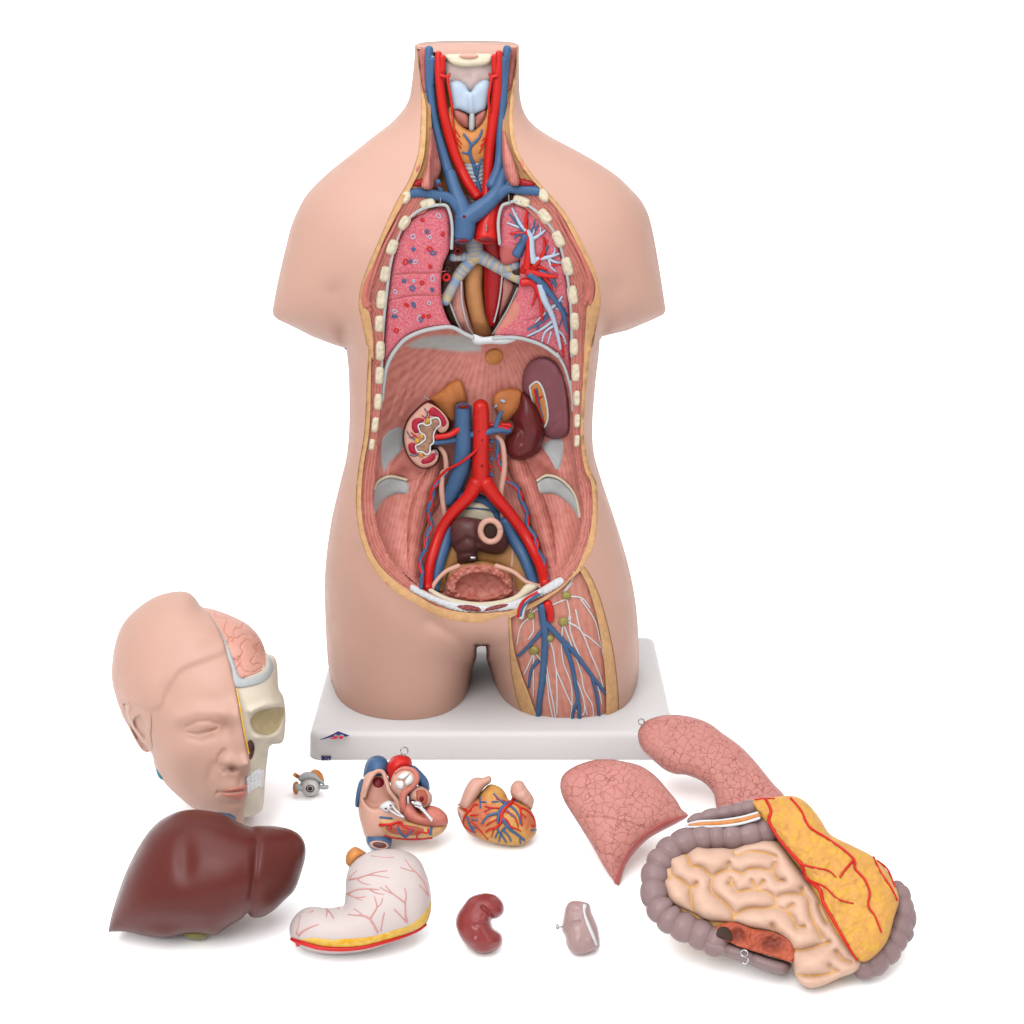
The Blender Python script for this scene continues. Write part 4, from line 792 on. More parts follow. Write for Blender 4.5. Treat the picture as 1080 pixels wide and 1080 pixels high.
face = add(step(earin, -12, 1.2), ridge([(234, 807), (243, 812), (262, 811)], -1.8, 2.3), step(capl, 3.4, 3.4),
  ridge(z('G', '612,560 625,640 636,720 645,770'), 9, 13), blob(*g(648, 790), 11, 9, 11), blob(*g(560, 778), 8, 9, 5.5), blob(*g(590, 814), 8, 3, -2.5, 8),
  ridge(z('G', '545,730 528,750 522,775 530,800 545,815'), -2.4, 3), blob(*g(582, 802), 4, 2.2, -6, 10),
  ridge(z('G', '350,590 430,565 520,568 580,585'), 4.2, 9), blob(*g(455, 640), 17, 9, -5), blob(*g(455, 630), 13, 8, 5.5), blob(*g(560, 625), 8, 10, -5),
  ridge(z('G', '395,650 430,658 470,650 505,637 516,634'), -1.5, 1.2), ridge(z('G', '390,625 430,605 480,600 520,615'), -1.1, 1.8), ridge(z('G', '400,672 450,688 500,672'), -.8, 3),
  blob(*g(350, 740), 20, 18, 3.5), blob(*g(430, 870), 16, 26, -2.5), blob(*g(590, 900), 20, 12, 6), ridge(z('G', '520,902 580,902 640,892'), -2.6, 1.4),
  ridge(z('G', '520,900 510,912'), -1.5, 2), blob(*g(590, 948), 11, 3.6, -3), blob(*g(600, 990), 14, 10, 5), ridge(z('G', '615,830 612,865'), -1.5, 2.4), ridge(z('G', '500,790 480,850 495,890'), -1.5, 5), blob(*g(300, 480), 10, 12, -2), blob(*g(520, 450), 24, 22, 2.5), blob(*g(450, 235), 26, 12, 3.5, -25), blob(*g(230, 470), 14, 22, 3))
sk_out = z('G', '390,58 340,55 260,75 180,125 120,190 90,260 73,350 72,430 88,500 110,560 150,620 200,690 240,740 256,800 300,868 360,925 420,972 520,1012 590,1032 628,1034 630,985 634,960 640,930 640,880 636,850 648,822 657,805 655,775 648,735 636,680 624,620 610,540 596,465 578,395 560,320 540,250 510,190 480,145 450,120 420,80')
_, fH = relief('skin', sk_out, M['skin'], Hd, HF, base=lambda P: headH(P), bulge=2.2, R=3, back=5, res=1.25, n=5, detail=face)
relief('back_of_head', HP, M['skin'], Hd, HF, base=-1, bulge=2, R=8, pillow=70, res=3, n=0)
_, uH = relief('skull', z('G', '585,460 592,520 606,600 622,680 636,745 642,790 636,822 624,850 626,900 622,960 620,1008 690,993 710,960 716,900 720,830 728,760 740,705 790,692 802,640 805,570 795,500 775,460 771,380 760,335 735,320 700,330 650,400'), M['skull'], Hd, HF, base=lambda P: headH(P)-3, bulge=2.5, R=3, back=10, res=1.25, n=5,
   detail=add(ridge(z('G', '660,560 720,535 800,528'), 4, 4), ridge(z('G', '690,672 760,678 800,650'), 3, 4), step(spline(z('G', '660,592 690,562 740,549 797,546 793,590 770,637 730,660 682,650 662,622'), 4, True), -11, 2.0), blob(*g(733, 600), 13, 9, -9), blob(*g(690, 745), 9, 10, -3), ridge(z('G', '640,850 700,812'), 2, 3), blob(*g(658, 725), 4, 9, -5), blob(*g(720, 730), 4, 5, -4)))
relief('eye_socket', z('G', '660,592 690,562 740,549 797,546 793,590 770,637 730,660 682,650 662,622'), M['socket'], Hd, HF, base=lambda P: uH(P)+.6, bulge=.5, R=3, back=2, res=1.1, n=4, detail=lambda P: ridge(z('G', '690,590 740,632'), -.35, 1.4)(P))
relief('nose_opening', z('G', '647,690 663,684 674,710 668,748 655,765 648,740'), M['rectum'], Hd, HF, base=lambda P: uH(P)+1.2, bulge=.8, R=3, back=3, res=1., n=4, detail=blob(*g(662, 720), 3, 7, -1))
th = []
for i, (a, b) in enumerate(((648, 838), (664, 826), (679, 816), (693, 808), (705, 812))):
    t_, _ = relief('tooth', z('G', f'{a-9},{b} {a+8},{b-5} {a+8.5},{b+28} {a},{b+35} {a-9},{b+31}'), M['tooth'], Hd, HF, base=lambda P: uH(P)+.3, bulge=1.8, R=2, back=2, res=.9, n=3)
    relief('tooth', z('G', f'{a-8.5},{b+37} {a+8.5},{b+31} {a+8},{b+62} {a-8},{b+68}'), M['tooth'], Hd, HF, base=lambda P: uH(P)+.3, bulge=1.8, R=2, back=2, res=.9, n=3)
def folds(sc, seed):
    def f(P):
        Q = P+np.c_[vn(P, sc*.9, seed), vn(P, sc*.9, seed+1)]*sc*.55; s = np.abs(vn(Q, sc, seed+2)+.25*vn(Q, sc*.5, seed+3)); return np.clip(s*5, 0, 1)
    return f
bf = folds(9, 31)
relief('brain', z('G', '448,122 500,130 570,158 640,190 690,240 716,300 726,360 712,392 640,420 606,414 580,345 557,288 534,232 500,184 465,144'), M['painted'], Hd, HF, base=lambda P: headH(P)-2.5, bulge=4, R=6, back=8, res=.85, n=5,
   detail=lambda P: 1.8*(bf(P)-1), color=lambda P: np.array([222, 150, 132.])+(bf(P)[:, None]*np.array([10, 20, 20.])))
relief('brain_lining', z('G', '440,118 494,185 528,245 550,310 574,385 584,456 640,462 720,436 756,385 748,345 727,322 728,372 705,398 640,420 612,414 588,352 565,285 520,195 478,142'), M['grey'], Hd, HF, base=lambda P: headH(P)-1.8, bulge=3.6, R=2.5, back=5, res=1., n=4)
tubes('cut_edge', [run(z('G', '598,465 612,540 626,620 640,690 650,740'), lambda P: fH(P+[[-2.0, 0]]), .8, HF, lift=-.5)], M['yellow'], Hd, sides=6)
_, lpH = relief('lip', z('G', '520,902 560,888 600,878 622,876 640,864 640,892 590,903 550,906'), M['lip'], Hd, HF, base=lambda P: fH(P)-.6, bulge=2.2, R=2.5, back=2, res=1., n=4)
relief('lip', z('G', '524,906 560,907 600,904 638,895 638,920 612,938 570,932 540,918'), M['lip'], Hd, HF, base=lambda P: fH(P)-.6, bulge=2.4, R=3, back=2, res=1., n=4)
relief('eyelid', z('G', '392,640 420,612 460,602 500,612 518,632 480,642 440,652 410,650'), M['skin'], Hd, HF, base=lambda P: fH(P)-.8, bulge=1.8, R=4, back=2, res=1., n=4)
tubes('eyelid_slit', [run(z('G', '480,648 498,640 512,634'), fH, .45, HF, lift=.5)], M['gland'], Hd, sides=6)
# ear
ea = z('J', '100,210 130,140 230,110 350,150 480,250 590,330 610,500 600,700 625,880 600,960 520,975 450,930 350,780 240,560 130,370')
conc = spline(z('J', '325,470 370,402 440,385 492,430 528,520 512,620 532,720 492,752 430,665 365,585'), 4, True)
_, eH = relief('ear', ea, M['skin'], Hd, HF, base=lambda P: headH(P)+3.4, bulge=1.4, R=3, back=12, res=.9, n=5, detail=add(step(conc, -9, .9), ridge(z('J', '175,200 190,330 240,470 320,620 385,745'), -4.5, 1.2), ridge(z('J', '180,195 255,178'), -3, 1), ridge(z('J', '255,210 235,350 320,560 430,770'), 1.8, 1.2), ridge(z('J', '110,220 140,350 240,540 340,730 440,900'), 1.6, 1.4), blob(*z('J', '320,300')[0], 3.5, 4, -2.5)))
relief('peg', z('G', '258,806 270,800 292,842 285,850 268,838'), M['teal'], Hd, HF, base=12, bulge=5, R=3, back=10, res=1.1, n=4)
relief('neck_vessel', z('G', '505,990 560,992 594,1008 592,1024 545,1022'), M['blue'], Hd, HF, base=lambda P: fH(P)+.5, bulge=3, R=3, back=6, res=1.1, n=4)

# ------------------------------------------------------------------ liver
LF = tilt(210, 972, .0195, 57)
Lv = thing('liver_model', tuple(LF.at([(210, 985)], 0)[0]*[1, 1, 0]), 'glossy dark brown liver with a shallow groove, in front of the head', 'liver model')
relief('liver_body', z('L', '66,636 80,560 120,430 170,310 232,200 300,122 380,78 460,62 540,68 620,88 690,126 738,143 775,140 850,141 920,154 970,180 996,222 1001,275 985,345 950,440 900,492 850,540 800,570 760,576 736,568 724,553 700,578 640,615 575,655 520,655 420,655 330,672 230,660 150,642 80,642'), M['liver'], Lv, LF, base=0, bulge=60, R=36, pillow=38, res=2., n=6,
   detail=add(blob(196, 905, 10, 22, -3.5), blob(180, 975, 40, 10, -6), ridge(z('L', '752,145 768,200 762,300 750,440 730,548'), -4, 4.2), blob(300, 920, 30, 60, -9)))
relief('gall_bladder', zell('L', 480, 652, 62, 31), M['gall'], Lv, LF, base=-6, bulge=14, R=10, pillow=10, res=1.6, n=3)

# ------------------------------------------------------------------ eye
EFm = tilt(326, 832, .008, 57)
Ey = thing('eye_model', tuple(EFm.at([(326, 838)], 0)[0]*[1, 1, 0]), 'tiny eyeball model with grey muscles, right of the head', 'eye model')
relief('eyeball', zell('H', 212, 275, 62, 66), M['painted'], Ey, EFm, base=0, bulge=11, R=9, pillow=11, res=1., n=2, color=lambda P: np.full((len(P), 3), 232.)+np.array([4, 0, -4.]))
relief('fat_pad', z('H', '215,190 240,178 270,190 290,220 294,260 270,262 235,235 205,215'), M['gland'], Ey, EFm, base=3, bulge=7, R=6, pillow=4, res=.9, n=4)
relief('fat_pad', z('H', '110,265 130,250 142,270 138,320 120,332 108,305'), M['gland'], Ey, EFm, base=3, bulge=6, R=6, pillow=4, res=.9, n=4)
relief('eye_muscle', z('H', '140,225 180,195 240,200 290,250 292,272 240,245 190,240 150,250'), M['grey'], Ey, EFm, base=6, bulge=6.5, R=4, back=4, res=.9, n=4)
relief('eye_muscle', z('H', '118,275 140,262 175,290 165,310 140,308 118,300'), M['grey'], Ey, EFm, base=6, bulge=5, R=4, back=4, res=.9, n=4)
relief('eye_muscle', z('H', '262,276 318,272 320,295 296,300 262,292'), M['grey'], Ey, EFm, base=5, bulge=6, R=4, back=4, res=.9, n=4)
relief('iris', zell('H', 211, 293, 27, 25), M['rectum'], Ey, EFm, base=10, bulge=2.6, R=4, back=4, res=.8, n=2)
relief('iris_rim', zell('H', 211, 293, 21, 19), M['grey'], Ey, EFm, base=11.4, bulge=2, R=4, back=3, res=.8, n=2)
relief('pupil', zell('H', 211, 294, 14, 13), M['dark'], Ey, EFm, base=13, bulge=1.6, R=4, back=3, res=.8, n=2)
tubes('optic_nerve', [run(z('H', '118,208 135,222 160,232'), [6, 6], [2.2, 1.8], EFm)], M['yellow'], Ey)
tubes('eye_artery', [run(z('H', '130,214 148,222 175,228'), [8, 8], [1.6, 1.2], EFm)], M['rosy'], Ey)

# ------------------------------------------------------------------ heart, back half
CF = tilt(425, 888, .0125, 57)
Hb = thing('heart_half', tuple(CF.at([(425, 892)], 0)[0]*[1, 1, 0]), 'opened rear heart half with chambers, white valves and blue vessels, touching the stomach', 'heart model', 'two halves of the heart')
def rp_(nm, s, m, base, bulge, R=5, back=6, res=1.05, n=4, par=None, fr=None, v='H', **k):
    pts = z(v, s) if isinstance(s, str) else s
    return relief(nm, pts, M[m], par or Hb, fr or CF, base=base, bulge=bulge, R=R, back=back, res=res, n=n, **k)
rp_('upper_vein', '533,235 538,160 565,112 618,95 662,112 684,152 680,215 600,240', 'blue', -14, 20, 9, 8)
rp_('pulmonary_artery', '770,168 830,154 882,196 922,250 925,310 880,305 840,250', 'blue', -4, 13, 7, 8)
rp_('pulmonary_vein', '920,310 940,330 943,365 930,392 905,390 905,330', 'red', -4, 10, 5, 8)
rp_('vein_stump', '506,246 532,240 520,320 500,402 480,395 486,320', 'blue', 0, 8, 5, 8)
rp_('aorta', '668,165 700,108 758,90 808,108 824,152 800,172 750,195 720,240 692,262 676,215', 'red', 0, 17, 9, 8)
rp_('lower_vein', '545,590 560,560 620,548 690,575 700,610 690,650 640,668 590,660 555,630', 'blue', 0, 12, 4, 10)
rp_('vein_opening', zell('H', 625, 628, 58, 30, 8), 'pinkpale', 9, 4, 3, 3); rp_('vein_hollow', zell('H', 627, 632, 42, 19, 8), 'rectum', 12.4, 1, 3, 2)
_, hbH = rp_('heart_wall', '528,235 556,195 600,176 645,182 676,225 700,290 745,330 770,420 860,450 850,520 700,560 690,590 560,600 520,520 500,430 500,340 514,270', 'pinkpale', -4, 24, 8, 12, 1.1, detail=step(spline(z('H', '532,345 552,285 580,225 612,197 645,205 664,250 684,310 718,362 690,372 640,402 590,412 548,385'), 4, True), -13, 1.6))
rp_('chamber_hollow', '532,345 552,285 580,225 612,197 645,205 664,250 684,310 718,362 690,372 640,402 590,412 548,385', 'painted', lambda P: hbH(P)+.4, .4, 3, 1, 1.1, color=lambda P: np.array([206, 146, 126.])+8*vn(P, 6, 2)[:, None], )
rp_('chamber_opening', zell('H', 620, 257, 34, 32), 'holered', lambda P: hbH(P)+.8, 1, 4, 1)
tubes('chamber_edge', [run(z('H', '532,345 552,280 580,220 612,192 648,198 668,250 688,310 730,365 750,430'), hbH, 2.2, CF, lift=1)], M['pinkpale'], Hb)
_, myH = rp_('heart_muscle', '745,360 752,430 790,490 880,525 960,528 1030,512 1037,478 1025,445 985,410 930,395 900,420 870,440 840,400 815,370 800,330 770,330', 'pinkmuscle', 8, 16, 6, 20)
_, ftH = rp_('outer_wall', '597,420 700,455 800,482 900,502 990,508 1035,496 1012,550 940,590 820,598 700,588 640,560 602,500', 'fat', 4, 20, 8, 20)
rp_('wall_patch', '640,520 740,500 860,515 920,540 860,580 740,580 670,560', 'flesh', lambda P: ftH(P)-1, 1.6, 5, 2)
tubes('coronary_artery', [run(z('H', s), ftH, r, CF, lift=.6) for s, r in (('598,422 602,495 640,556 700,585 820,596 940,588', 1.3), ('610,512 680,510 750,495 770,520 830,545', [1.6, 1]), ('810,545 780,590', .9), ('850,590 865,555 915,560 918,535', .9), ('750,495 735,520 745,545', .8), ('700,512 690,540', .8))], M['red'], Hb, sides=6)
tubes('coronary_vein', [run(z('H', s), ftH, 1.2, CF, lift=.6) for s in ('605,462 650,468 700,474', '740,530 752,562 778,585', '820,535 800,570 785,585', '938,525 932,570')], M['blue'], Hb, sides=6)
_, rgH = rp_('valve_wall', '695,245 720,190 765,165 815,168 850,195 858,240 835,280 800,310 790,350 792,420 745,410 742,350 700,300', 'pinkpale', 14, 12, 6, 14)
_ = tubes('cut_wall', [run(z('H', '722,200 765,176 815,180 845,208 846,248 815,285 780,315 768,350 772,420 796,432'), rgH, [1.8, 2.6, 3, 3.4, 3.2], CF, lift=.4)], M['pinkmuscle'], Hb)
rp_('valve_ring', zell('W', 530, 360, 90, 90), 'gland', lambda P: rgH(P)-1, 1.2, 3, 2)
for s in ('462,330 500,290 555,273 580,294 522,350', '592,300 618,340 612,380 548,412 535,358', '442,372 512,360 528,418 495,448 455,425'): rp_('valve_leaflet', s, 'tooth', lambda P: rgH(P)+.2, 3.2, 3, 2, .85, v='W')
rp_('left_chamber', '800,300 850,278 900,290 935,330 930,395 880,420 830,370 805,380', 'pinkpale', 8, 14, 5, 12)
rp_('left_hollow', '845,310 890,300 915,335 908,385 870,385 845,350', 'flesh', 20.5, 2, 4, 3); rp_('chamber_opening', zell('H', 880, 355, 15, 18), 'holered', 22, 1.6, 3, 3)
rp_('valve_leaflet', '625,408 645,382 685,366 712,385 722,412 700,420 690,440 660,440 640,425', 'white', lambda P: np.full(len(P), 17.), 6, 4, 4, .9)
rp_('valve_leaflet', '825,385 850,368 880,380 884,412 860,402 840,398', 'white', lambda P: np.full(len(P), 20.), 6, 4, 4, .9)
rp_('valve_leaflet', '793,340 803,345 803,385 793,380', 'white', 24, 4, 3, 4, .9)
tubes('valve_cord', [run(z('H', s), [24, 27], .9, CF) for s in ('705,400 735,435 772,466', '690,425 730,450 765,464', '865,405 900,440 940,488', '875,402 915,450 942,480', '715,415 750,445')], M['white'], Hb, sides=6)
for s in ('655,412 672,408 668,420', '685,392 700,390 694,400', '682,425 694,428 686,436'): rp_('valve_gap', s, 'holered', 23.4, 1, 2, 1, .8, 2)
rp_('chamber_gap', '838,405 860,410 900,450 915,480 880,470 850,440', 'flesh', lambda P: myH(P)-.8, 1.4, 3, 2)
hk = CF.at(z('H', '775,68'), 10)[0]; ring('hook', hk, .0035, .0006, (0.3, -1, .3), M['metal'], Hb, .4)
tubes('hook_shank', [run(z('H', '765,88 772,100'), 10, .7, CF)], M['metal'], Hb, sides=6)

# ------------------------------------------------------------------ heart, front half
QF = tilt(525, 884, .0085, 57)
Hq = thing('heart_half', tuple(QF.at([(525, 888)], 0)[0]*[1, 1, 0]), 'closed front heart half, orange with red and blue branching vessels and two pink flaps', 'heart model', 'two halves of the heart')
def qcol(P):
    a = np.array([228, 170, 92.]); b = np.array([214, 116, 82.])
    k = np.clip(blob(506, 855, 16, 14, 1.3)(P)+blob(558, 862, 9, 16, 1.2)(P)+blob(502, 872, 12, 10, 1.)(P)+.35*vn(P, 3, 3)-.1, 0, 1)[:, None]; return a*(1-k)+b*k
_, qH = relief('front_wall', z('Q', '150,350 130,420 150,500 170,560 230,630 320,670 420,705 540,730 640,742 720,735 790,690 850,630 862,560 850,480 815,400 790,350 720,320 640,300 600,300 570,240 530,190 470,160 420,155 370,190 320,250 300,280 200,300'), M['painted'], Hq, QF, base=0, bulge=22, R=12, pillow=12, res=1.05, n=5, color=qcol, detail=lambda P: .5*vn(P, 2.5, 6))
rp_('heart_flap', '130,352 150,280 190,180 240,110 290,88 360,90 410,72 437,95 427,140 370,182 330,240 300,290 260,350 218,410 170,400', 'pinkpale', 5, 14, 6, 8, par=Hq, fr=QF, v='Q')
rp_('heart_flap', '612,230 620,170 650,130 690,115 732,130 772,190 822,260 840,310 815,395 760,370 700,330 640,290', 'pinkpale', 3, 13, 6, 8, par=Hq, fr=QF, v='Q', detail=lambda P: .8*vn(P, 3.5, 3))
rp_('vein_root', '115,360 160,392 215,412 190,470 168,545 130,475 112,420', 'pinkpale', 4, 9, 6, 8, par=Hq, fr=QF, v='Q')
qt = lambda nm, m, L: tubes(nm, [run(z('Q', s), qH, r, QF, lift=.7) for s, r in L], M[m], Hq, sides=8)
qt('coronary_artery', 'red', [('640,295 618,335 560,385 530,440 525,510 490,560 420,580 380,610', [1.9, 1.7, .8]), ('125,345 170,385 222,410 250,370 275,345 300,350', 1.1), ('220,410 190,450 165,520 200,570 260,610', [1.2, .7]), ('620,335 560,315 510,300 480,285', [1.2, .7]), ('560,382 480,380 420,375 370,362', [1, .6]), ('430,380 370,412', .7), ('548,400 610,430 660,470 690,560', [1.1, .6]),
  ('535,470 580,500 620,560 670,575 715,600', [1.2, .6]), ('480,490 420,520 380,550', [.9, .5]), ('640,330 700,370 715,440 725,550', [1.3, .6]), ('700,372 770,400 830,460 850,540', [1.1, .7]), ('460,570 435,660', [.8, .5]), ('232,450 300,445', .8), ('210,500 270,530 330,600 400,680', .6), ('715,420 760,470', .6), ('400,590 380,610', .8), ('815,545 850,555', .9)])
qt('coronary_vein', 'blue', [('610,325 560,330 510,300 455,240', [1.6, .7]), ('575,340 520,400 500,460 495,520', [2, 1.2]), ('505,430 440,440 385,470 340,530', [1.5, .8]), ('540,485 580,540 620,590 690,640 750,690', [2, 1]), ('585,550 540,590 520,640 505,700', [1.3, .7]), ('545,590 600,650 620,700', [1, .7]), ('490,560 500,600 540,650 575,710', [1.1, .7]), ('500,600 470,665', .8), ('620,365 670,410 700,470 712,530', [1.3, .7]),
  ('325,270 330,380', .8), ('325,318 385,325', .8), ('580,405 655,470', [1.2, .7]), ('205,465 235,560 280,620', [1.3, .7]), ('245,490 300,495', .7), ('245,565 300,568', .8), ('440,320 500,318', .7), ('660,312 715,318', 1), ('705,665 710,720', .8), ('810,592 858,588', .9)])

# ------------------------------------------------------------------ stomach
SF = tilt(375, 998, .0085, 50)
St = thing('stomach_half', tuple(SF.at([(375, 1003)], 0)[0]*[1, 1, 0]), 'pale grey stomach half with a yellow lower band and orange stub, right of the liver', 'stomach model')
_, sH = relief('stomach_wall', z('S', '436,442 445,370 450,280 470,205 510,152 570,120 640,100 720,92 800,98 870,125 920,170 950,230 975,300 990,400 985,480 960,550 920,600 850,638 740,683 620,727 500,752 350,759 250,747 170,717 108,668 92,610 102,555 140,500 190,467 250,456 330,466 400,456'), M['stomach'], St, SF, base=0, bulge=36, R=24, pillow=20, res=1.6, n=5, detail=ridge(z('S', '330,470 350,520'), -1.5, 5))
relief('gullet_stub', z('S', '480,212 452,190 445,160 455,118 485,86 512,78 548,96 580,124 530,160 500,195'), M['gland'], St, SF, base=-4, bulge=14, R=8, pillow=8, res=1.2, n=4)
_, yH = relief('fat_band', z('S', '150,668 240,650 350,662 450,656 560,650 660,630 760,600 850,570 920,520 968,452 990,422 984,500 950,575 900,605 800,645 680,682 560,712 420,722 300,714 220,692'), M['yellow'], St, SF, base=lambda P: sH(P)-1, bulge=2.4, R=3, back=2, res=1.3, n=4)
tubes('stomach_artery', [run(z('S', '106,662 125,672 170,687 280,717 420,727 560,714 680,683 800,648 900,608 955,570'), lambda P: sH(P)+1.3, [1.6, 1.9, 1.8, 1.2], SF), run(z('S', '140,680 145,700'), lambda P: sH(P)+2, 1.8, SF)], M['red'], St)
tubes('stomach_vein', [run(z('S', s), sH, r, SF, lift=.1) for s, r in (('465,285 520,278 570,262 640,240 710,230', [.8, .4]), ('590,255 650,262 720,275', [.6, .3]), ('520,280 550,305 600,320', [.6, .3]), ('455,378 520,350 590,345 660,350', [.8, .4]), ('600,348 640,370 690,380', [.6, .3]), ('460,378 510,400 555,420', [.7, .3]), ('510,400 580,395', .4),
  ('650,620 625,570 605,535 630,490 645,455 630,395', [.9, .4]), ('605,535 560,515 510,512 460,505', [.8, .4]), ('560,515 530,490 500,470', .4), ('645,460 670,440 680,405', .4), ('835,555 825,500 825,430 830,380 820,340', [.9, .4]), ('825,435 780,400 740,370 700,325', [.7, .4]), ('750,380 700,355 665,335', .4), ('970,390 945,310 900,250 860,210 825,160', [1, .4]), ('875,235 840,225 795,210', .4),
  ('968,380 930,340 912,320', .5), ('610,135 680,145 750,145', .4), ('475,270 500,245 520,230', .4), ('145,640 200,600 275,570', [.9, .5]), ('135,630 152,570 160,515', [.8, .4]), ('325,470 345,490 375,535', .6), ('330,485 325,525', .5), ('670,612 680,550 692,495', .5), ('835,560 790,510 755,475', .6), ('205,500 240,480 230,500', .4), ('400,462 405,475', .5))], M['vein'], St, sides=6)

# ------------------------------------------------------------------ kidney half and small mauve piece
KF = tilt(508, 998, .0075, 50)
Kd = thing('kidney_half', tuple(KF.at([(508, 1000)], 0)[0]*[1, 1, 0]), 'shiny brick red kidney half lying alone on the floor', 'kidney model')
relief('kidney_wall', z('K', '62,260 75,200 110,148 150,100 200,78 260,70 320,85 360,125 373,170 360,208 325,232 292,242 300,290 345,325 361,365 345,410 300,440 240,455 180,440 120,390 80,330'), M['kidney'], Kd, KF, base=0, bulge=21, R=14, pillow=14, res=1.1, n=6,
  detail=add(ridge(z('K', '235,160 270,190 292,235'), -3, 2.2), ridge(z('K', '190,270 230,262 275,270'), -1.8, 2.5), blob(500, 993, 5, 4, 2), blob(518, 994, 5, 4, 2), blob(505, 973, 6, 3, 2)))
BF = tilt(612, 998, .007, 50)
Bd = thing('bladder_half', tuple(BF.at([(612, 1000)], 0)[0]*[1, 1, 0]), 'small mauve hollow organ piece with a white stripe and metal pin, right of the kidney', 'organ model')
_, bH = relief('bladder_wall', z('K', '733,290 746,208 762,150 800,119 862,122 910,142 928,200 954,260 970,320 975,412 932,438 860,463 798,448 766,402 756,350 738,318'), M['mauve'], Bd, BF, base=0, bulge=18, R=12, pillow=12, res=1.05, n=6,
  detail=add(ridge(z('K', '760,190 800,172 840,175'), -1.4, 1.5), ridge(z('K', '770,285 800,262 850,255'), -1.8, 2), blob(608, 993, 4, 4, 1.6), blob(622, 993, 4, 4, 1.6), ridge(z('K', '755,340 780,330'), -1, 2)))
relief('white_stripe', z('K', '868,140 896,146 886,192 914,265 942,330 962,392 952,408 934,372 910,318 882,245 869,190'), M['white'], Bd, BF, base=lambda P: bH(P)-.4, bulge=1.6, R=3, back=2, res=.9, n=4)
tubes('pin', [run(z('K', '735,284 712,284'), 8, 1, BF), run(z('K', '704,272 708,296'), 8, 1.3, BF)], M['metal'], Bd, sides=8)

# ------------------------------------------------------------------ lungs
U1 = tilt(650, 926, .0055, 42)
Lg = thing('lung_half', tuple(U1.at([(650, 930)], 0)[0]*[1, 1, 0]), 'pink front lung half ending in a point at the bottom, left of the intestines', 'lung model', 'two front lung halves')
_, u1 = relief('lung_wall', z('U', '44,372 58,320 110,282 180,258 250,252 330,262 400,282 462,325 510,380 552,430 578,472 606,500 560,532 500,562 430,602 370,662 330,722 306,798 290,798 240,730 190,640 140,560 90,482 60,430'), M['lungskin'], Lg, U1, base=0, bulge=24, R=16, pillow=10, res=1.6, n=5, detail=lambda P: ridge(z('U', '110,505 230,508 340,530 420,555'), -1.3, 1.2)(P)+ridge(z('U', '340,350 400,330 450,315'), -1, 1.2)(P))
relief('lower_rim', z('U', '606,500 575,498 500,520 430,562 360,625 315,700 280,785 292,798 306,798 330,722 370,662 430,602 500,562 560,532'), M['rosy'], Lg, U1, base=lambda P: u1(P)-1, bulge=3, R=3, back=2, res=1.3, n=4)
U2 = tilt(745, 848, .0125, 42)
Lh = thing('lung_half', tuple(U2.at([(745, 852)], 0)[0]*[1, 1, 0]), 'curved pink front lung half reaching from the display board to behind the intestines', 'lung model', 'two front lung halves')
_, u2 = relief('lung_wall', z('U', '386,155 392,118 430,80 510,58 600,62 690,90 760,140 830,190 890,250 940,310 980,360 1030,415 1040,470 960,520 860,520 760,515 735,490 725,440 715,400 670,352 600,322 550,317 500,297 440,247 400,205'), M['lungskin'], Lh, U2, base=0, bulge=22, R=16, pillow=10, res=1.6, n=5,
   detail=ridge(z('U', '865,250 872,330 855,400 845,460'), -1.3, 1.3))
hk = U2.at(z('U', '400,88'), 4)[0]; ring('hook', hk, .003, .0006, (0.3, -1, .3), M['metal'], Lh, .4)

# ------------------------------------------------------------------ intestines
IF = tilt(800, 1030, .0065, 36)
In = thing('intestine_model', tuple(IF.at([(790, 1020)], 0)[0]*[1, 1, 0]), 'coiled pale intestines framed by grey large bowel and half covered by a yellow fat apron', 'intestine model')
_, igH = relief('gut_bed', z('I', '110,260 200,205 330,190 500,190 620,180 800,230 950,330 1000,440 980,560 900,660 820,690 760,735 690,750 610,700 590,660 380,590 240,540 130,480 80,380'), M['gutfat'], In, IF, base=0, bulge=17.2, R=9, pillow=14, res=2.2, n=5)
# large bowel: a swelling tube with pouches
def pouch(pts, r, per, h, amp=.16, n=14, ph=0., sq=None):
    P = spline(pts, n); L = np.r_[0, np.cumsum(np.hypot(*np.diff(P, axis=0).T))]; S = np.arange(0, L[-1], .9); Q = np.c_[np.interp(S, L, P[:, 0]), np.interp(S, L, P[:, 1])]
    rr = np.interp(S, [0, L[-1]], r if isinstance(r, (list, tuple)) else [r, r])*(1-amp+amp*np.abs(np.sin(math.pi*(S/per+ph+.12*np.sin(S/per*1.7))))**.6*1.5)
    hh = np.interp(S, np.linspace(0, L[-1], len(np.atleast_1d(h))), np.atleast_1d(h)) if len(np.atleast_1d(h)) > 1 else np.full(len(S), float(np.atleast_1d(h)[0]))
    return IF.at(Q, hh), list(rr)
tubes('large_bowel', [pouch(z('I', '520,160 440,178 350,188 270,190 200,205 140,235 92,290 72,350 76,420 108,480 160,520 230,552 300,585'), [10.5, 11.5], 17, [16, 16, 14, 12])], M['colon'], In, sides=28, dome=True)
tubes('large_bowel', [pouch(z('I', '215,130 290,108 360,95 430,80 480,78'), [5, 7], 14, [16, 20])], M['colon'], In, sides=20, dome=True)
tubes('large_bowel', [pouch(z('I', '995,385 1015,440 1012,500 990,570 960,620 910,660 870,680'), [8, 11], 16, [6, 8])], M['colon'], In, sides=24, dome=True)
tubes('large_bowel', [pouch(z('I', '1000,420 1025,480 1015,550'), [8, 9], 16, [4, 4])], M['colon'], In, sides=24, dome=True)
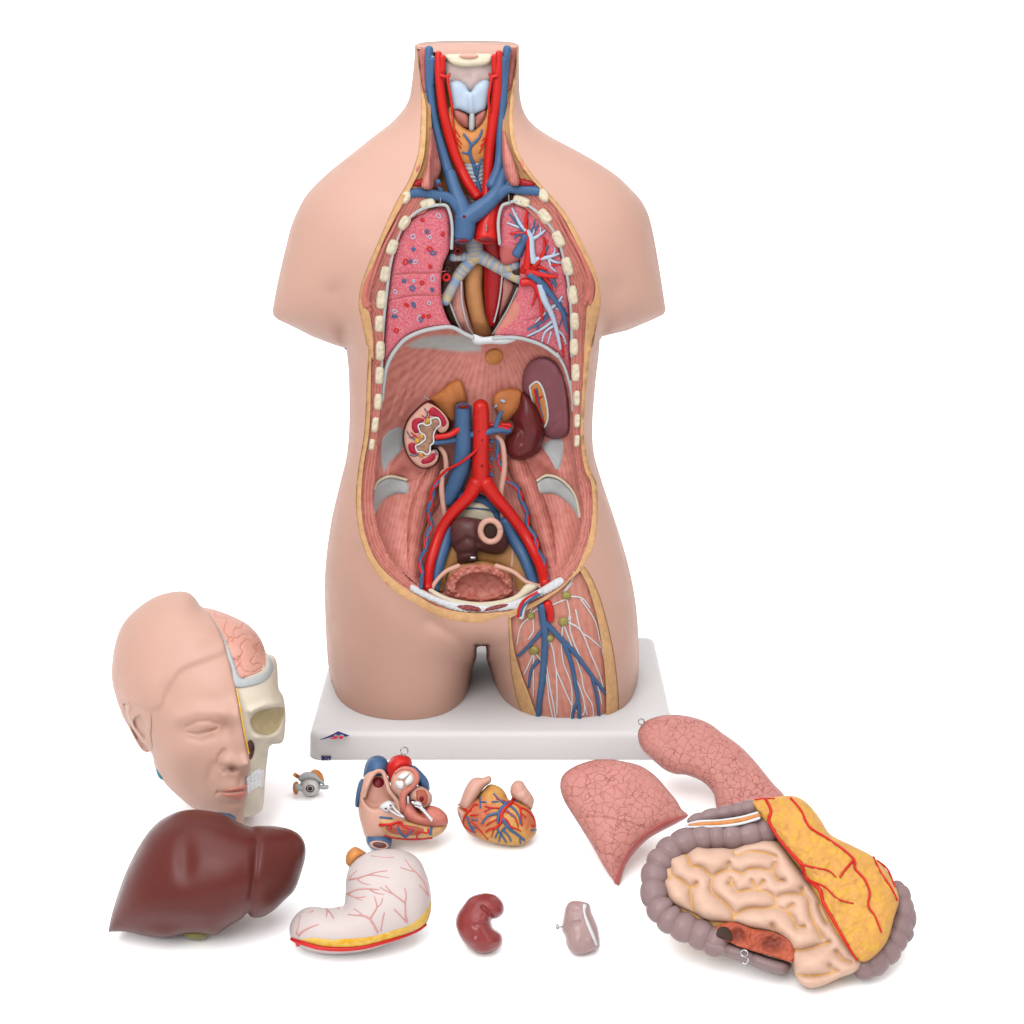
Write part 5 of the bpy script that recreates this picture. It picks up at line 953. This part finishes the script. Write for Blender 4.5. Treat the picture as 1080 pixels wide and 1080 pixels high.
_, cqH = relief('blind_gut', z('I', '240,560 300,570 400,602 500,640 590,668 580,700 552,715 500,700 430,672 350,645 290,632 245,610'), M['colon'], In, IF, base=2, bulge=20, R=8, pillow=10, res=1.4, n=5, detail=add(ridge(z('I', '352,640 345,600'), -2.5, 2), ridge(z('I', '450,680 450,630'), -2, 2)))
tubes('bowel_band', [run(z('I', '205,145 250,141 320,138 400,127 470,108'), [24, 28], [1.2, 2.2, 2.2], IF)], M['gland'], In); 
tubes('band_edge', [run(z('I', '190,146 240,132 320,128 400,116 465,98'), [23, 29], 1.2, IF), run(z('I', '190,152 240,151 320,149 400,139 472,118'), [23, 29], 1.2, IF)], M['white'], In)
# opened pouch
def ocol(P):
    k = np.clip(blob(*z('Y', '530,695')[0], 9, 8, 1.2)(P)+blob(*z('Y', '745,750')[0], 14, 10, 1.2)(P), 0, 1)[:, None]; return np.array([206, 100, 70.])*(1-k)+np.array([146, 70, 54.])*k
_, opH = relief('opened_gut', z('Y', '380,700 400,642 470,615 540,625 620,655 700,668 790,690 860,730 890,800 872,866 800,850 700,820 560,780 480,745'), M['painted'], In, IF, base=20.8, bulge=3, R=3, back=8, res=1., n=4, color=ocol,
   detail=add(blob(*z('Y', '530,695')[0], 6, 8, -5.5), blob(*z('Y', '745,750')[0], 13, 8, -5.2), ridge(z('Y', '600,680 590,720 610,760'), 2, 2), lambda P: .9*vn(P, 3, 6)))
relief('gut_opening', z('Y', '392,690 408,652 445,643 478,662 494,700 488,738 440,722 395,708'), M['dark'], In, IF, base=24.2, bulge=.8, R=3, back=3, res=1., n=4)
# coils of small bowel, creases filled with yellow fat
cre = [spline(z('Y', s), 4) for s in ('205,190 235,260 290,265 345,310 365,335', '365,335 420,295 490,285 555,310', '365,335 355,390 370,430 430,480 480,530 500,560 495,610', '555,310 600,280 660,275 730,290 745,300', '745,300 765,235', '475,235 470,280', '500,155 520,190 600,170 690,175 770,200',
  '100,255 115,320 165,345 235,395 270,365', '235,395 230,450 245,540', '115,320 80,340', '485,335 500,375', '470,370 500,390 530,425 600,410 700,420 750,450 770,490', '615,350 650,400 695,350', '745,300 785,350 820,352', '770,465 820,440 880,435 935,440 940,400', '500,580 560,540 630,525 690,530 760,515', '770,490 772,520 830,545 880,600 905,655',
  '880,500 845,540 880,590', '905,655 955,645', '935,440 975,470 985,540 1010,620 1070,720', '880,795 960,790 1040,765 1110,740', '745,630 755,660', '900,945 970,955 1060,950 1150,930', '1105,885 1122,910 1163,927', '1040,500 1060,560 1090,620', '1150,800 1190,850 1250,870')]
cmaj = lambda P: np.min([pdist(P, l) for l in cre], 0)
def gcol(P):
    d = cmaj(P); k = (np.exp(-(d/.85)**2)*np.clip(.75+.5*vn(P, 5, 12), 0, 1))[:, None]; return np.array([234, 192, 168.])*(1-k)+np.array([238, 172, 72.])*k
sbo = z('Y', '60,270 75,230 120,185 200,180 225,155 265,130 340,145 420,140 500,148 600,112 720,92 800,120 900,250 1000,380 1100,520 1180,640 1260,780 1310,850 1305,893 1263,935 1163,972 1080,1012 990,1032 913,993 880,900 868,812 850,745 780,690 700,668 600,652 520,622 480,622 420,615 330,605 250,560 190,535 110,490 75,430 55,350')
_x, _y = np.arange(690, 920, .8), np.arange(870, 1055, .8); _X, _Y = np.meshgrid(_x, _y); _G = np.c_[_X.ravel(), _Y.ravel()]
_m = (inside(_G, spline(sbo, 4, True)) & (cmaj(_G) > .75)).reshape(_X.shape); _v = solve(_m, np.zeros(_X.shape), 22, .8)
for _ in range(2): _p = np.pad(_v, 1, mode='edge'); _v = (_v*2+_p[:-2, 1:-1]+_p[2:, 1:-1]+_p[1:-1, :-2]+_p[1:-1, 2:])/6
loopF = Field(690, 870, .8, _v/_v.max())
relief('small_bowel', sbo, M['painted'], In, IF, base=15., bulge=6, R=6, back=10, res=.9, n=4, detail=lambda P: 11*np.clip(loopF(P), 0, 1)**.8, color=gcol)
# fat apron
_, omH = relief('fat_apron', z('I', '440,52 520,38 600,34 652,60 702,120 742,180 820,220 900,262 950,310 985,370 1001,430 982,500 962,572 930,622 880,662 842,656 800,610 750,540 700,440 640,330 600,280 540,200 490,130 460,90'), M['omentum'], In, IF, base=lambda P: np.full(len(P), 22.), bulge=19, R=12, back=12, res=1.5, n=5,
   detail=lambda P: 1.1*vn(P, 7, 3)+.7*vn(P, 3, 4))
tubes('apron_artery', [run(z('I', s), omH, r, IF, lift=.7) for s, r in (('455,48 500,44 528,44', .9), ('495,45 515,90 508,130 545,195 600,260 635,300 650,345 700,390 715,440 760,520 800,590 842,656', [1.3, 1.8, 1.2]), ('632,295 690,308 735,318 762,342', [1.0, .6]), ('660,355 720,380 770,425 828,442', [1.0, .6]), ('590,42 630,90 660,150 720,190 780,230 830,275 835,310 870,350 890,400 885,450 910,490 935,552', [1.1, 1.2, .8]), ('828,280 800,310 778,342', [1.2, .8]), ('905,265 930,320 970,380 995,430', [.9, .9]), ('920,280 960,315 985,380', .9))], M['red'], In, sides=8)
ring('hook', IF.at(z('I', '414,632'), 26)[0], .0028, .0008, (0, -.5, 1), M['metal'], In)
tubes('hook_shank', [run(z('I', '416,642 430,655 420,672 406,668'), [27, 25], .9, IF)], M['metal'], In, sides=6)

bpy.context.view_layer.update()
import os
if 'MINZ' in os.environ:
    for o in bpy.data.objects:
        if o.parent is None and o.type == 'EMPTY':
            z_ = [(c.matrix_world @ Vector(b)).z for c in o.children_recursive if c.type == 'MESH' for b in c.bound_box]
            print('MINZ', o.name, round(min(z_), 4), round(max(z_), 4))
